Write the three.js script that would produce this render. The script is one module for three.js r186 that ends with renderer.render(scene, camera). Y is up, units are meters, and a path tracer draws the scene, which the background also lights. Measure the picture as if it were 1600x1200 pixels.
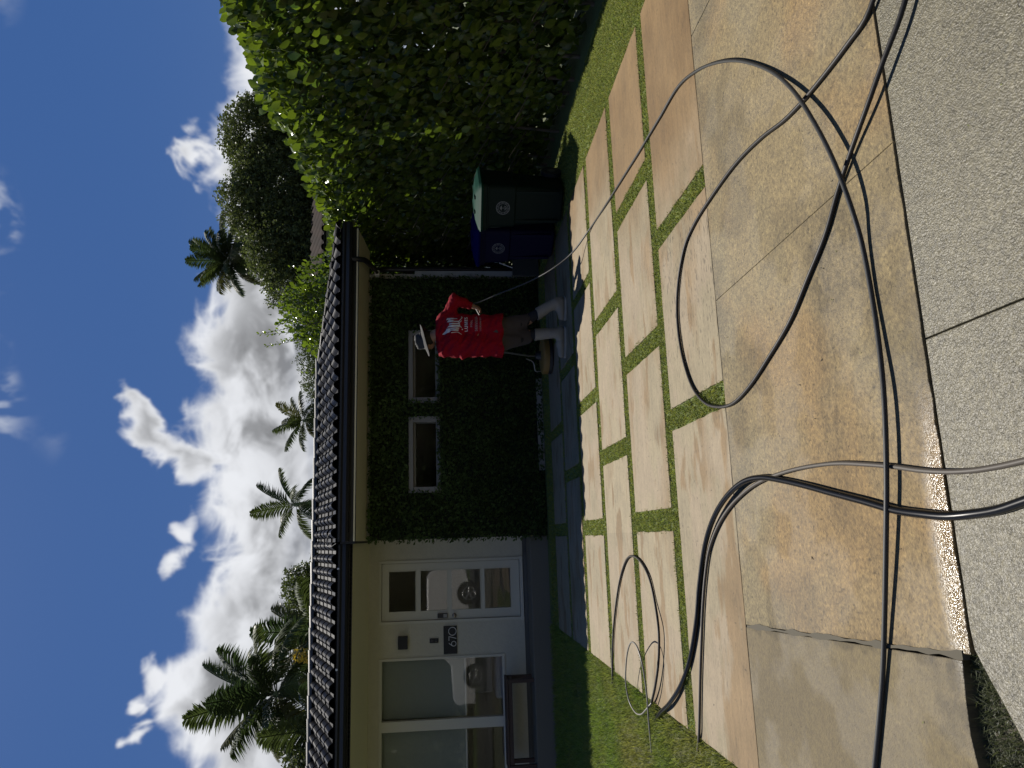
import * as THREE from 'three';
import { mergeGeometries } from 'three/addons/utils/BufferGeometryUtils.js';
import { RoundedBoxGeometry } from 'three/addons/geometries/RoundedBoxGeometry.js';
import { MarchingCubes } from 'three/addons/objects/MarchingCubes.js';

// ---------------------------------------------------------------- camera, sun, exposure
const scene = new THREE.Scene();
const renderer = new THREE.WebGLRenderer({ antialias: true });
renderer.toneMapping = THREE.LinearToneMapping;
renderer.toneMappingExposure = 1.45;
renderer.shadowMap.enabled = true;
renderer.setSize(1024, 768);

// The photograph was taken with the phone held upright and is stored lying on its side, so the camera is rolled by a quarter turn.
const camera = new THREE.PerspectiveCamera(55.56, 4 / 3, 0.05, 600);
{
  const pitch = THREE.MathUtils.degToRad(5.4755), yaw = THREE.MathUtils.degToRad(11.848), roll = THREE.MathUtils.degToRad(-0.7005);
  const f = new THREE.Vector3(Math.sin(yaw) * Math.cos(pitch), -Math.sin(pitch), -Math.cos(yaw) * Math.cos(pitch));
  const r0 = new THREE.Vector3(Math.cos(yaw), 0, Math.sin(yaw)), u0 = r0.clone().cross(f);
  const r = r0.clone().multiplyScalar(Math.cos(roll)).addScaledVector(u0, Math.sin(roll));
  const u = u0.clone().multiplyScalar(Math.cos(roll)).addScaledVector(r0, -Math.sin(roll));
  camera.position.set(0, 1.5, 0);
  camera.quaternion.setFromRotationMatrix(new THREE.Matrix4().makeBasis(u.negate(), r, f.negate()));
}
scene.add(camera);

const SUN = new THREE.Vector3(-0.09, 1.38, -1).normalize();
const sun = new THREE.DirectionalLight(new THREE.Color().setRGB(1.0, 0.945, 0.86), 5.0);
sun.position.copy(SUN).multiplyScalar(40);
sun.castShadow = true;
sun.shadow.mapSize.set(4096, 4096);
Object.assign(sun.shadow.camera, { left: -25, right: 25, top: 25, bottom: -25, near: 1, far: 120 });
scene.add(sun, sun.target);

// ---------------------------------------------------------------- noise
function rng(seed) { let a = seed >>> 0; return () => { a = (a + 0x6D2B79F5) | 0; let t = Math.imul(a ^ (a >>> 15), 1 | a); t = (t + Math.imul(t ^ (t >>> 7), 61 | t)) ^ t; return ((t ^ (t >>> 14)) >>> 0) / 4294967296; }; }
const PERM = new Uint8Array(1024), VAL = new Float32Array(256);
{ const r = rng(77); const p = [...Array(256).keys()]; for (let i = 255; i > 0; i--) { const j = Math.floor(r() * (i + 1)); [p[i], p[j]] = [p[j], p[i]]; } for (let i = 0; i < 1024; i++) PERM[i] = p[i & 255]; for (let i = 0; i < 256; i++) VAL[i] = r() * 2 - 1; }
function vn2(x, y) {
  const xi = Math.floor(x), yi = Math.floor(y); let fx = x - xi, fy = y - yi; fx = fx * fx * (3 - 2 * fx); fy = fy * fy * (3 - 2 * fy);
  const X = xi & 255, Y = yi & 255, X1 = (X + 1) & 255, Y1 = (Y + 1) & 255;
  const a = VAL[PERM[PERM[X] + Y]], b = VAL[PERM[PERM[X1] + Y]], c = VAL[PERM[PERM[X] + Y1]], d = VAL[PERM[PERM[X1] + Y1]];
  return a + (b - a) * fx + (c - a) * fy + (a - b - c + d) * fx * fy;
}
function fbm2(x, y, o) { let s = 0, a = 0.5; for (let i = 0; i < o; i++) { s += a * vn2(x, y); x = x * 2.03 + 17.1; y = y * 2.03 + 9.7; a *= 0.5; } return s; }
function vn3(x, y, z) {
  const xi = Math.floor(x), yi = Math.floor(y), zi = Math.floor(z); let fx = x - xi, fy = y - yi, fz = z - zi;
  fx = fx * fx * (3 - 2 * fx); fy = fy * fy * (3 - 2 * fy); fz = fz * fz * (3 - 2 * fz);
  const X = xi & 255, Y = yi & 255, Z = zi & 255, X1 = (X + 1) & 255, Y1 = (Y + 1) & 255, Z1 = (Z + 1) & 255;
  const p0 = PERM[X], p1 = PERM[X1], A = PERM[p0 + Y], B = PERM[p1 + Y], C = PERM[p0 + Y1], D = PERM[p1 + Y1];
  const a = VAL[PERM[A + Z]], b = VAL[PERM[B + Z]], c = VAL[PERM[C + Z]], d = VAL[PERM[D + Z]], e = VAL[PERM[A + Z1]], f = VAL[PERM[B + Z1]], g = VAL[PERM[C + Z1]], h = VAL[PERM[D + Z1]];
  const l = a + (b - a) * fx, m = c + (d - c) * fx, n = e + (f - e) * fx, o = g + (h - g) * fx, q = l + (m - l) * fy, w = n + (o - n) * fy;
  return q + (w - q) * fz;
}
function fbm3(x, y, z, o) { let s = 0, a = 0.5; for (let i = 0; i < o; i++) { s += a * vn3(x, y, z); x = x * 2.03 + 7.1; y = y * 2.03 + 3.7; z = z * 2.03 + 11.3; a *= 0.5; } return s; }
const clamp = (x, a = 0, b = 1) => x < a ? a : x > b ? b : x;
const sstep = (a, b, x) => { const t = clamp((x - a) / (b - a)); return t * t * (3 - 2 * t); };
const mix = (a, b, t) => a + (b - a) * t;

// ---------------------------------------------------------------- sky: blue air with a bank of cumulus all round the horizon and wisps above
{
  const W = 4096, H = 2048, data = new Float32Array(W * H * 4);
  const tops = [[-180, 17], [-160, 18.5], [-140, 16], [-120, 18], [-100, 16.5], [-80, 18.5], [-60, 17], [-40, 18], [-25, 16.5], [-15, 17], [-13, 18.6], [-11, 20], [-8.7, 19.4], [-7, 17.2], [-4, 17.2], [-1, 16.6], [3.9, 17.2], [6, 17.2], [7.5, 18.5], [9.5, 18.2], [12, 17.6], [15, 18.2], [18, 17], [20.5, 17.6], [23, 15.5], [25.5, 15.6], [28, 16.8], [31.7, 16.2], [34, 13.8], [39, 13], [48, 16.5], [60, 18], [80, 16], [100, 18.5], [120, 17], [140, 18.5], [160, 16.5], [180, 17]];
  const puffs = [ [1.2, 18.6, 1.3, 1.1, 0.75], [-0.9, 19.2, 1.2, 0.9, 0.65], [-9.2, 20.0, 1.5, 1.0, 0.9], [-11.6, 20.1, 1.6, 1.2, 1], [29.8, 16.6, 2.6, 1.7, 1], [-48, 21, 3, 1.5, 0.9], [75, 21.5, 3, 1.4, 0.9], [130, 22, 3.4, 1.6, 0.9], [-115, 21.5, 3, 1.5, 0.9], [170, 22, 3, 1.5, 0.9], [-160, 21, 3, 1.4, 0.8]];
  const tongue = [[11.2, 22.4, 0.75], [9.6, 21.7, 0.95], [8.2, 20.6, 1.05], [7.2, 19.2, 1.3], [6.2, 17.4, 1.7]];
  for (let j = 0; j < H; j++) {
    const el = ((j + 0.5) / H - 0.5) * Math.PI, eld = el * 180 / Math.PI, ce = Math.cos(el), y = Math.sin(el);
    for (let i = 0; i < W; i++) {
      const th = ((i + 0.5) / W - 0.5) * 2 * Math.PI, x = ce * Math.cos(th), z = ce * Math.sin(th), k = (j * W + i) * 4;
      if (((i & 1) || (j & 1)) && (z > -0.3 * ce || eld < 0 || eld > 40)) { const q = ((j & ~1) * W + (i & ~1)) * 4; data[k] = data[q]; data[k + 1] = data[q + 1]; data[k + 2] = data[q + 2]; data[k + 3] = 1; continue; }
      // air
      const up = clamp(y), t = Math.pow(up, 0.42), hz = Math.exp(-up * 11);
      let r = mix(0.058, 0.038, t) + 0.26 * hz, g = mix(0.142, 0.106, t) + 0.26 * hz, b = mix(0.370, 0.305, t) + 0.16 * hz;
      const cs = x * SUN.x + y * SUN.y + z * SUN.z, ang = Math.acos(clamp(cs, -1, 1)) * 57.3, glow = 0.35 * Math.exp(-ang / 9);
      r += glow; g += glow * 0.95; b += glow * 0.88;
      if (eld > -0.5 && eld < 62) {
        const az = Math.atan2(x, -z) * 57.29578;
        let q = 0; while (q < tops.length - 2 && tops[q + 1][0] < az) q++;
        const s = (az - tops[q][0]) / (tops[q + 1][0] - tops[q][0]), top = mix(tops[q][1], tops[q + 1][1], s * s * (3 - 2 * s));
        let d = -9;
        if (eld < 25) {
          const wx = x + 0.018 * vn3(x * 24, y * 24, z * 24), wy = y + 0.018 * vn3(x * 24 + 40, y * 24, z * 24), wz = z + 0.018 * vn3(x * 24, y * 24 + 40, z * 24);
          let bil = 0, am = 0.5, fx = wx * 21, fy = wy * 23, fz = wz * 21;
          for (let o = 0; o < 6; o++) { bil += am * (1 - 2.6 * Math.abs(vn3(fx, fy, fz))); fx = fx * 2.07 + 5; fy = fy * 2.07 + 3; fz = fz * 2.07 + 8; am *= 0.52; }
          const soft = fbm3(x * 9, y * 11, z * 9, 3);
          d = (top - eld) / 2.6 + bil * 0.50 + soft * 0.6 + 0.10;
          const pa = eld > 15 ? 1.1 * vn3(x * 34, y * 34 + 5, z * 34) + 0.6 * vn3(x * 75, y * 75, z * 75 + 4) : 0, pe = eld > 15 ? 0.8 * vn3(x * 34 + 20, y * 34, z * 34) + 0.45 * vn3(x * 75 + 9, y * 75, z * 75) : 0;
          for (const p of puffs) { const da = ((az + pa - p[0] + 540) % 360 - 180) * ce / p[2], de = (eld + pe - p[1]) / p[3], e = 1 - da * da - de * de; if (e > -1.8) d = Math.max(d, (e * 0.85 + bil * 0.95 + soft * 0.8 - 0.15) * p[4] - 0.12 * (1 - p[4])); }
          if (az > 2 && az < 16 && eld > 14) {   // a tongue of cumulus reaching up out of the bank
            const wa = az + 0.9 * soft + 0.5 * vn3(x * 60, y * 60, z * 60), we = eld + 0.7 * vn3(x * 38 + 9, y * 38, z * 38) + 0.4 * vn3(x * 80, y * 80 + 3, z * 80);
            let best = -9; for (let q2 = 0; q2 < 4; q2++) { const A = tongue[q2], B = tongue[q2 + 1], ux = B[0] - A[0], uy = B[1] - A[1], h = clamp(((wa - A[0]) * ux + (we - A[1]) * uy) / (ux * ux + uy * uy)); const dist = Math.hypot((wa - A[0] - ux * h) * ce, we - A[1] - uy * h) / mix(A[2], B[2], h); best = Math.max(best, 1.1 - dist); }
            d = Math.max(d, best * 0.9 + bil * 0.75 - 0.1);
          }
          if (d > 0) {
            const low = sstep(13, 6, eld), veil = sstep(-0.25, 0.35, fbm3(x * 14, y * 46, z * 14, 5));
            let den = sstep(-0.02, 0.8, d) * mix(1, 0.50 + 0.45 * veil, low);
            const body = fbm3(wx * 22 + 31, wy * 30 + 5, wz * 22, 5);
            let L = 0.80 - 0.20 * sstep(0.5, 2.6, d) - 0.40 * sstep(-0.22, 0.40, body + 0.3 * soft) * sstep(0.3, 1.6, d) + 0.16 * bil - 0.05 * body;
            L = mix(L, 0.50 + 0.30 * veil + 0.15 * body, low * 0.75);
            L = clamp(L, 0.26, 0.86);
            r = mix(r, L * 0.965, den); g = mix(g, L * 0.985, den); b = mix(b, L * 1.03, den);
          }
        }
        if (eld > 20) {   // thin high wisps
          const mask = sstep(0.06, 0.36, fbm3(x * 5 + 3.3, y * 5, z * 5, 2) - 0.1 + 0.62 * Math.exp(-(((az - 24) / 5) ** 2) - ((eld - 29.4) / 2.2) ** 2) + 0.60 * Math.exp(-(((az - 13) / 6) ** 2) - ((eld - 30.4) / 1.9) ** 2) - 0.22 * sstep(27, 24, eld));
          if (mask > 0) {
            const n = fbm3(x * 44 + 1.2 * vn3(x * 16, y * 16, z * 16), y * 30 + 1.2 * vn3(x * 16 + 7, y * 16, z * 16), z * 44, 6), w = 0.72 * mask * sstep(-0.06, 0.55, n + 0.02);
            r = mix(r, 0.66, w); g = mix(g, 0.70, w); b = mix(b, 0.78, w);
          }
        }
      }
      if (y < 0) { const m = sstep(0, -0.08, y); r = mix(r, 0.17, m); g = mix(g, 0.18, m); b = mix(b, 0.18, m); }
      data[k] = r * 0.69; data[k + 1] = g * 0.69; data[k + 2] = b * 0.69; data[k + 3] = 1;   // the exposure is 1.45
    }
  }
  const sky = new THREE.DataTexture(data, W, H, THREE.RGBAFormat, THREE.FloatType);
  sky.mapping = THREE.EquirectangularReflectionMapping;
  sky.colorSpace = THREE.LinearSRGBColorSpace;
  sky.magFilter = sky.minFilter = THREE.LinearFilter;
  sky.needsUpdate = true;
  scene.background = sky;
  scene.environment = sky;
}

// ---------------------------------------------------------------- helpers
const V = (x, y, z) => new THREE.Vector3(x, y, z);
const C = (r, g, b) => new THREE.Color().setRGB(r, g, b);
function std(color, roughness = 0.8, extra = {}) { return new THREE.MeshStandardMaterial({ color: Array.isArray(color) ? C(...color) : color, roughness, ...extra }); }
function phys(color, roughness = 0.8, extra = {}) { return new THREE.MeshPhysicalMaterial({ color: Array.isArray(color) ? C(...color) : color, roughness, ...extra }); }
function tex(w, h, fn, srgb) {   // fn(u 0..1, v 0..1, out) writes linear 0..1
  const d = new Uint8Array(w * h * 4), o = [0, 0, 0, 1];
  for (let j = 0; j < h; j++) for (let i = 0; i < w; i++) {
    o[3] = 1; fn((i + 0.5) / w, (j + 0.5) / h, o, i, j); const k = (j * w + i) * 4;
    for (let c = 0; c < 3; c++) { let v = clamp(o[c]); if (srgb) v = v <= 0.0031308 ? v * 12.92 : 1.055 * Math.pow(v, 1 / 2.4) - 0.055; d[k + c] = v * 255 + 0.5; }
    d[k + 3] = o[3] * 255;
  }
  const t = new THREE.DataTexture(d, w, h); t.magFilter = THREE.LinearFilter; t.minFilter = THREE.LinearFilter; t.wrapS = t.wrapT = THREE.MirroredRepeatWrapping;
  if (srgb) t.colorSpace = THREE.SRGBColorSpace; t.needsUpdate = true; return t;
}
const used = {};
function numbered(n) { const k = used[n] = (used[n] ?? -1) + 1; return k ? `${n}_${String(k).padStart(3, '0')}` : n; }
function prep(o) { o.castShadow = true; o.receiveShadow = true; return o; }
function thing(name, label, category, group, pos = [0, 0, 0]) {
  const o = new THREE.Group(); o.name = numbered(name); o.position.set(...pos); scene.add(o);
  Object.assign(o.userData, { label, category }); if (group) o.userData.group = group; return o;
}
function part(name, geo, mat, parent, label) { const m = prep(new THREE.Mesh(Array.isArray(geo) ? merge(geo) : geo, mat)); m.name = name; if (label) m.userData.label = label; parent.add(m); return m; }
function solo(name, geo, mat, label, category, group) { const m = part(numbered(name), geo, mat, scene); Object.assign(m.userData, { label, category }); if (group) m.userData.group = group; return m; }
function structure(name, geo, mat, label) { const m = part(name, geo, mat, scene); m.userData.kind = 'structure'; if (label) m.userData.label = label; return m; }
function merge(list) { return mergeGeometries(list.map(g => { const n = g.index ? g.toNonIndexed() : g.clone(); for (const k of Object.keys(n.attributes)) if (!['position', 'normal', 'uv'].includes(k)) n.deleteAttribute(k); return n; })); }
function box(x0, x1, y0, y1, z0, z1) { const g = new THREE.BoxGeometry(Math.abs(x1 - x0), Math.abs(y1 - y0), Math.abs(z1 - z0)); g.translate((x0 + x1) / 2, (y0 + y1) / 2, (z0 + z1) / 2); return g; }
function rbox(x0, x1, y0, y1, z0, z1, r = 0.006, seg = 2) { const g = new RoundedBoxGeometry(x1 - x0, y1 - y0, z1 - z0, seg, Math.min(r, (x1 - x0) / 2.1, (y1 - y0) / 2.1, (z1 - z0) / 2.1)); g.translate((x0 + x1) / 2, (y0 + y1) / 2, (z0 + z1) / 2); return g; }
function worldUV(g, fu) { const p = g.attributes.position, uv = new Float32Array(p.count * 2); for (let i = 0; i < p.count; i++) { const [a, b] = fu(p.getX(i), p.getY(i), p.getZ(i)); uv[2 * i] = a; uv[2 * i + 1] = b; } g.setAttribute('uv', new THREE.BufferAttribute(uv, 2)); return g; }
function prism(pts, y0, y1, bevel = 0) {   // a flat piece: outline [x, z], from y0 to y1
  const s = new THREE.Shape(pts.map(([x, z]) => new THREE.Vector2(x, -z)));
  const g = new THREE.ExtrudeGeometry(s, { depth: y1 - y0 - bevel, bevelEnabled: bevel > 0, bevelThickness: bevel, bevelSize: bevel, bevelOffset: -bevel, bevelSegments: 2 });
  g.rotateX(-Math.PI / 2); g.translate(0, y0, 0); return g;
}
function tube(pts, r, seg = 8, closed = false, per = 6) { const c = new THREE.CatmullRomCurve3(pts.map(p => Array.isArray(p) ? V(...p) : p), closed, 'centripetal'); return new THREE.TubeGeometry(c, Math.max(4, pts.length * per), r, seg, closed); }
function bar(a, b, r, seg = 8, r2 = r) { const A = V(...a), B = V(...b), d = B.clone().sub(A), g = new THREE.CylinderGeometry(r2, r, d.length(), seg); g.applyQuaternion(new THREE.Quaternion().setFromUnitVectors(V(0, 1, 0), d.clone().normalize())); g.translate(...A.add(B).multiplyScalar(0.5).toArray()); return g; }
function instanced(name, geo, mat, list, parent, colors) {   // list of Matrix4
  const m = prep(new THREE.InstancedMesh(geo, mat, list.length)); m.name = name;
  list.forEach((x, i) => { m.setMatrixAt(i, x); if (colors) m.setColorAt(i, colors[i]); });
  m.userData.kind = 'stuff'; (parent || scene).add(m); return m;
}
const M4 = new THREE.Matrix4(), Q = new THREE.Quaternion(), E = new THREE.Euler();
const mat4 = (x, y, z, rx, ry, rz, s, sy = s, sz = s) => new THREE.Matrix4().compose(V(x, y, z), new THREE.Quaternion().setFromEuler(new THREE.Euler(rx, ry, rz, 'YXZ')), V(s, sy, sz));

// ================================================================ THE SETTING
structure('ground', new THREE.CircleGeometry(260, 64).rotateX(-Math.PI / 2).translate(0, -0.09, 0), std([0.075, 0.085, 0.04], 1), 'bare ground of the neighbourhood');

// ---- concrete
const grain = (u, v) => { // fine sandy aggregate, metres in
  const a = vn2(u * 105, v * 105), b = vn2(u * 170 + 9, v * 170), c = vn2(u * 62 + 3, v * 62); return a * 0.5 + b * 0.45 + c * 0.3; };
const speck = (u, v, f, th) => { const n = vn2(u * f + 71, v * f + 13) * 0.75 + vn2(u * f * 2.1, v * f * 2.1 + 50) * 0.45; return sstep(th, th + 0.12, n); };
// sidewalk: x -2.4..3.6 , z -3.72..-2.05
const SW = { x0: -2.4, w: 6.0, z0: -3.74, h: 1.7 };
const swColor = tex(2048, 640, (u, v, o) => {
  const x = SW.x0 + u * SW.w, z = SW.z0 + v * SW.h;
  const g = grain(x, z), big = fbm2(x * 1.3 + 4, z * 1.3 + 8, 4), mid = fbm2(x * 5 + 40, z * 5, 4);
  const jx = -0.485 + (z + 3.7) * 0.06, left = x < jx;
  let r, gg, b;
  const rust = sstep(-0.15, 0.35, big + 0.25 * mid);
  if (!left) {
    r = mix(0.272, 0.285, rust); gg = mix(0.216, 0.198, rust); b = mix(0.122, 0.096, rust);
    const grey = 0.75 * sstep(-3.32, -3.62, z + 0.12 * mid) + 0.5 * sstep(0.05, 0.3, fbm2(x * 2.2, z * 3 + 30, 3)); // greyer strip along the patio
    r = mix(r, 0.235, clamp(grey) * 0.6); gg = mix(gg, 0.205, clamp(grey) * 0.6); b = mix(b, 0.132, clamp(grey) * 0.6);
  } else { r = 0.205 + 0.02 * big; gg = 0.166 + 0.015 * big; b = 0.098; }
  // tyre marks, sooty smears: grain of their own
  const tz = -2.72 + 0.10 * Math.sin(x * 1.6 + 0.5), ty = sstep(0.13, 0.03, Math.abs(z - tz + 0.05 * vn2(x * 4, 3))) * sstep(-0.05, 0.5, x) * sstep(1.5, 0.9, x) * (0.35 + 0.65 * sstep(-0.1, 0.3, fbm2(x * 26, z * 60, 2)));
  const soot = sstep(0.2, 0.0, Math.hypot((x - 0.98) * 0.9, (z + 2.45) * 1.0) - 0.08 + 0.15 * mid) * (0.4 + 0.6 * sstep(-0.1, 0.2, vn2(x * 60, z * 60)));
  const soot2 = left ? sstep(0.14, 0.02, Math.hypot((x + 0.48), (z + 2.18) * 1.3) - 0.03 + 0.12 * vn2(x * 24, z * 24)) : 0;
  const edgeDirt = sstep(0.05, 0.0, Math.abs(z + 2.12) - 0.03 + 0.05 * mid) * 0.45;
  const joint = sstep(0.035, 0.0, Math.abs(x - jx) + 0.03 * vn2(x * 40, z * 22)) * 0.6;
  const dark = clamp(0.62 * ty + 0.62 * soot + 0.55 * soot2 + edgeDirt * 0.4 + joint);
  const pit = speck(x, z, left ? 100 : 96, left ? 0.88 : 0.70), pit2 = left ? 0 : speck(x + 9, z, 42, 0.84), lt = speck(x + 5, z + 5, 88, left ? 0.8 : 0.62);
  const am = left ? 0.24 : 0.48;
  let k = (1 + am * g + 0.10 * mid) * (1 - 0.55 * dark) * (1 - 0.42 * pit) * (1 - 0.45 * pit2) * (1 + (left ? 0.18 : 0.28) * lt);
  const damp = sstep(0.02, 0.34, fbm2(x * 2.4 + 80, z * 2.4 + 11, 4)) * (left ? 0.12 : 0.26); k *= 1 - damp;
  o[0] = 0.57 * r * k; o[1] = 0.545 * gg * k; o[2] = 0.47 * b * k * (1 - 0.08 * g);
}, true);
const fineBump = tex(1024, 1024, (u, v, o) => { o[0] = o[1] = o[2] = 0.5 + 0.28 * vn2(u * 256, v * 256) + 0.2 * vn2(u * 490 + 7, v * 490) + 0.14 * vn2(u * 120, v * 120 + 4); });
const bumpRep = (w, h, s) => { const t = fineBump.clone(); t.repeat.set(w / s, h / s); t.needsUpdate = true; return t; };
const swRough = tex(1024, 320, (u, v, o) => { // wet film along the gutter edge and in the hollows
  const x = SW.x0 + u * SW.w, z = SW.z0 + v * SW.h, n = fbm2(x * 4, z * 4, 4);
  const wet = sstep(0.15, 0.03, Math.abs(z + 2.105) * 1.5 + 0.10 * n) * sstep(-0.55, -0.3, x) * sstep(0.6, 0.1, x + 0.3 * n);
  const damp = sstep(-0.05, 0.3, n + 0.1);
  o[0] = o[1] = o[2] = clamp(0.88 - 0.14 * damp - 0.60 * wet); }, false);
const sidewalkMat = std([1, 1, 1], 1, { map: swColor, bumpMap: bumpRep(SW.w, SW.h, 0.9), bumpScale: 0.0022, roughnessMap: swRough });
const swUV = g => worldUV(g, (x, y, z) => [(x - SW.x0) / SW.w, (z - SW.z0) / SW.h]);
{
  const walk = new THREE.Group(); walk.name = 'sidewalk'; walk.userData.kind = 'structure'; walk.userData.label = 'concrete sidewalk panels'; scene.add(walk);
  const zf = -2.079, zb = -3.70, g = 0.003;
  const rag = (x0, x1, z, n, a, s) => [...Array(n + 1).keys()].map(i => [mix(x0, x1, i / n), z + a * vn2(i * 1.7 + s, s)]);
  const panels = [[[1.231, zb], [2.872, zb], [2.872, zf], [1.243, zf]].map(p => p), [[-0.470, zb], [1.228, zb], [1.240, zf], ...rag(1.2, -0.33, zf, 24, 0.004, 4).slice(1), [-0.375, zf]], [[-3.2, zb], [-0.483, zb], [-0.395, -2.12], ...rag(-0.42, -3.2, -2.125, 30, 0.012, 9)], [[2.88, zb], [6, zb], [6, zf], [2.88, zf]]];
  for (const p of panels) part('panel', swUV(prism(p, -0.09, 0, g)), sidewalkMat, walk);
  // ragged mortar along the cracked joint
  const L = [], R = []; for (let i = 0; i <= 60; i++) { const z = mix(-3.68, -2.11, i / 60), x = -0.4765 + (z + 3.7) * 0.06, w = 0.006 + 0.009 * Math.max(0, vn2(i * 0.37, 3)); L.push([x - w - 0.003 * vn2(i * 0.5, 1), z]); R.push([x + w + 0.004 * vn2(i * 0.45, 8), z]); }
  const lip = [prism([...L, ...R.reverse()], -0.02, 0.0035)];
  const m = part('broken_mortar', lip, std([0.075, 0.066, 0.046], 0.95), walk);
}
// gutter and kerb apron, rough and wet
const GU = { x0: -2.2, w: 4.8, z0: -2.1, h: 2.4 };
const guColor = tex(2048, 1024, (u, v, o) => {
  const x = GU.x0 + u * GU.w, z = GU.z0 + v * GU.h, g = grain(x * 0.8, z * 0.8), mid = fbm2(x * 3, z * 3, 4);
  const stones = vn2(x * 190, z * 190) * 0.6 + vn2(x * 120 + 8, z * 120) * 0.4, lt = sstep(0.18, 0.42, stones), dk = sstep(0.2, 0.45, -stones);
  const k = (1 + 0.36 * g + 0.14 * mid) * (1 + 0.30 * lt) * (1 - 0.26 * dk) * (1 - 0.5 * speck(x, z, 110, 0.86));
  o[0] = 0.090 * k; o[1] = 0.080 * k; o[2] = 0.050 * k;
}, true);
const gutterMat = std([1, 1, 1], 0.5, { map: guColor, bumpMap: bumpRep(GU.w, GU.h, 0.95), bumpScale: 0.0030 });
{
  const gut = new THREE.Group(); gut.name = 'gutter'; gut.userData.kind = 'structure'; gut.userData.label = 'wet rough concrete gutter'; scene.add(gut);
  const uv = g => worldUV(g, (x, y, z) => [(x - GU.x0) / GU.w, (z - GU.z0) / GU.h]);
  const y = -0.007;
  part('panel', uv(prism([[0.5665, -2.0765], [6, -2.0765], [6, 1], [0.5615, 1]], -0.12, y, 0.004)), gutterMat, gut);
  part('panel', uv(prism([[-0.30, -2.0765], [0.562, -2.0765], [0.557, 1], [-5, 1], [-5, -0.4], [-1.6, -1.3], [-0.92, -1.72], [-0.58, -1.93], [-0.5, -1.98], [-0.41, -2.04], [-0.36, -2.07]], -0.12, y, 0.004)), gutterMat, gut);
}
structure('street', new THREE.PlaneGeometry(120, 9).rotateX(-Math.PI / 2).translate(0, -0.034, 5.5), std([0.055, 0.055, 0.056], 0.9), 'asphalt street');
structure('verge', new THREE.PlaneGeometry(120, 4).rotateX(-Math.PI / 2).translate(0, -0.03, 12), std([0.06, 0.095, 0.025], 1), 'grass verge over the street');

// ---- patio: slabs with artificial turf in the joints
const PA = { x0: -1.26, w: 5.1, z0: -10.05, h: 6.4 };
const dirtOf = (x, z) => {
  const n = fbm2(x * 2.1 + 2, z * 2.1, 4), n2 = fbm2(x * 3, z * 9, 4);
  let d = sstep(2.0, 2.9, x + 0.4 * n + 0.30 * sstep(-4.75, -4.6, z) * 1 - 0.62 * sstep(-5.78, -5.9, z) - 0.35 * sstep(-6.85, -6.95, z)) ;
  const wetStain = 0.6 * sstep(0.10, 0.42, fbm2(x * 1.5 + 30, z * 4.2 + 3, 5)) * (0.5 + 0.5 * sstep(-0.1, 0.2, n2)); d = Math.max(d, wetStain);
  d = Math.max(d, 0.7 * sstep(-0.15, 0.25, n + 0.35 * (1.9 - Math.abs(x - 2.0)) - 0.55) * sstep(-4.7, -4.6, z) * sstep(0.9, 1.4, x));
  d = Math.max(d, 0.8 * sstep(0.02, 0.34, n2 * 0.7 + 0.3 * n - 0.2 + 0.46 * sstep(-4.2, -3.72, z) * sstep(0.5, -0.3, x) + 0.26 * sstep(-0.5, -1.1, x) - 0.2 * sstep(-4.6, -4.9, z)));
  d = Math.max(d, 0.75 * sstep(0.10, 0.36, n2 + 0.36 * Math.exp(-(((x + 0.55) / 0.6) ** 2) - ((z + 6.2) / 0.18) ** 2) - 0.1));
  return clamp(d);
};
const slabColor = tex(2048, 2048, (u, v, o) => {
  const x = PA.x0 + u * PA.w, z = PA.z0 + v * PA.h;
  const row = Math.floor((-3.70 - z) / 1.07), col = Math.floor(x / 1.27 + (row & 1 ? 0.5 : 0)), tone = VAL[(row * 37 + col * 11 + 900) & 255];
  const streak = fbm2(x * 5, z * 42 + 30, 4), fine = vn2(x * 60, z * 170) * 0.5 + vn2(x * 150, z * 150) * 0.5, cloud = fbm2(x * 2.6 + 60, z * 2.6, 4);
  const d = dirtOf(x, z);
  let r = 0.348 + 0.035 * tone, g = 0.276 + 0.028 * tone, b = 0.172 + 0.018 * tone;
  const blot = fbm2(x * 6 + 13, z * 6 + 41, 5); const pink = sstep(-0.1, 0.35, cloud + 0.3 * streak + 0.5 * blot); r = mix(r, 0.335, pink * 0.6); g = mix(g, 0.25, pink * 0.6); b = mix(b, 0.172, pink * 0.6);
  const brR = 0.235 + 0.05 * cloud, brG = 0.138 + 0.04 * cloud, brB = 0.052 + 0.025 * cloud;
  r = mix(r, brR, d); g = mix(g, brG, d); b = mix(b, brB, d);
  const pitty = sstep(0.1, 1.9, x) * sstep(2.1, 1.8, x) * sstep(-4.63, -4.5, z);
  const pit = sstep(0.50 - 0.18 * pitty, 0.72 - 0.12 * pitty, vn2(x * 22 + 7, z * 95) * 0.6 + vn2(x * 48, z * 120 + 5) * 0.5) * (0.22 + 0.3 * pitty);
  const dots = speck(x, z, 46, 0.93);
  const k = (1 + 0.17 * streak + 0.16 * fine + 0.14 * cloud + 0.16 * blot) * (1 - pit) * (1 - 0.5 * dots);
  o[0] = 0.575 * r * k; o[1] = 0.595 * g * k; o[2] = 0.575 * b * k;
}, true);
const slabBump = tex(1024, 1024, (u, v, o) => { const x = PA.x0 + u * PA.w, z = PA.z0 + v * PA.h; o[0] = o[1] = o[2] = 0.5 + 0.25 * fbm2(x * 5, z * 42 + 30, 3) + 0.2 * vn2(x * 60, z * 90); });
const slabMat = std([1, 1, 1], 0.85, { map: slabColor, bumpMap: slabBump, bumpScale: 0.0025 });
const slabRects = [];
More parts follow.
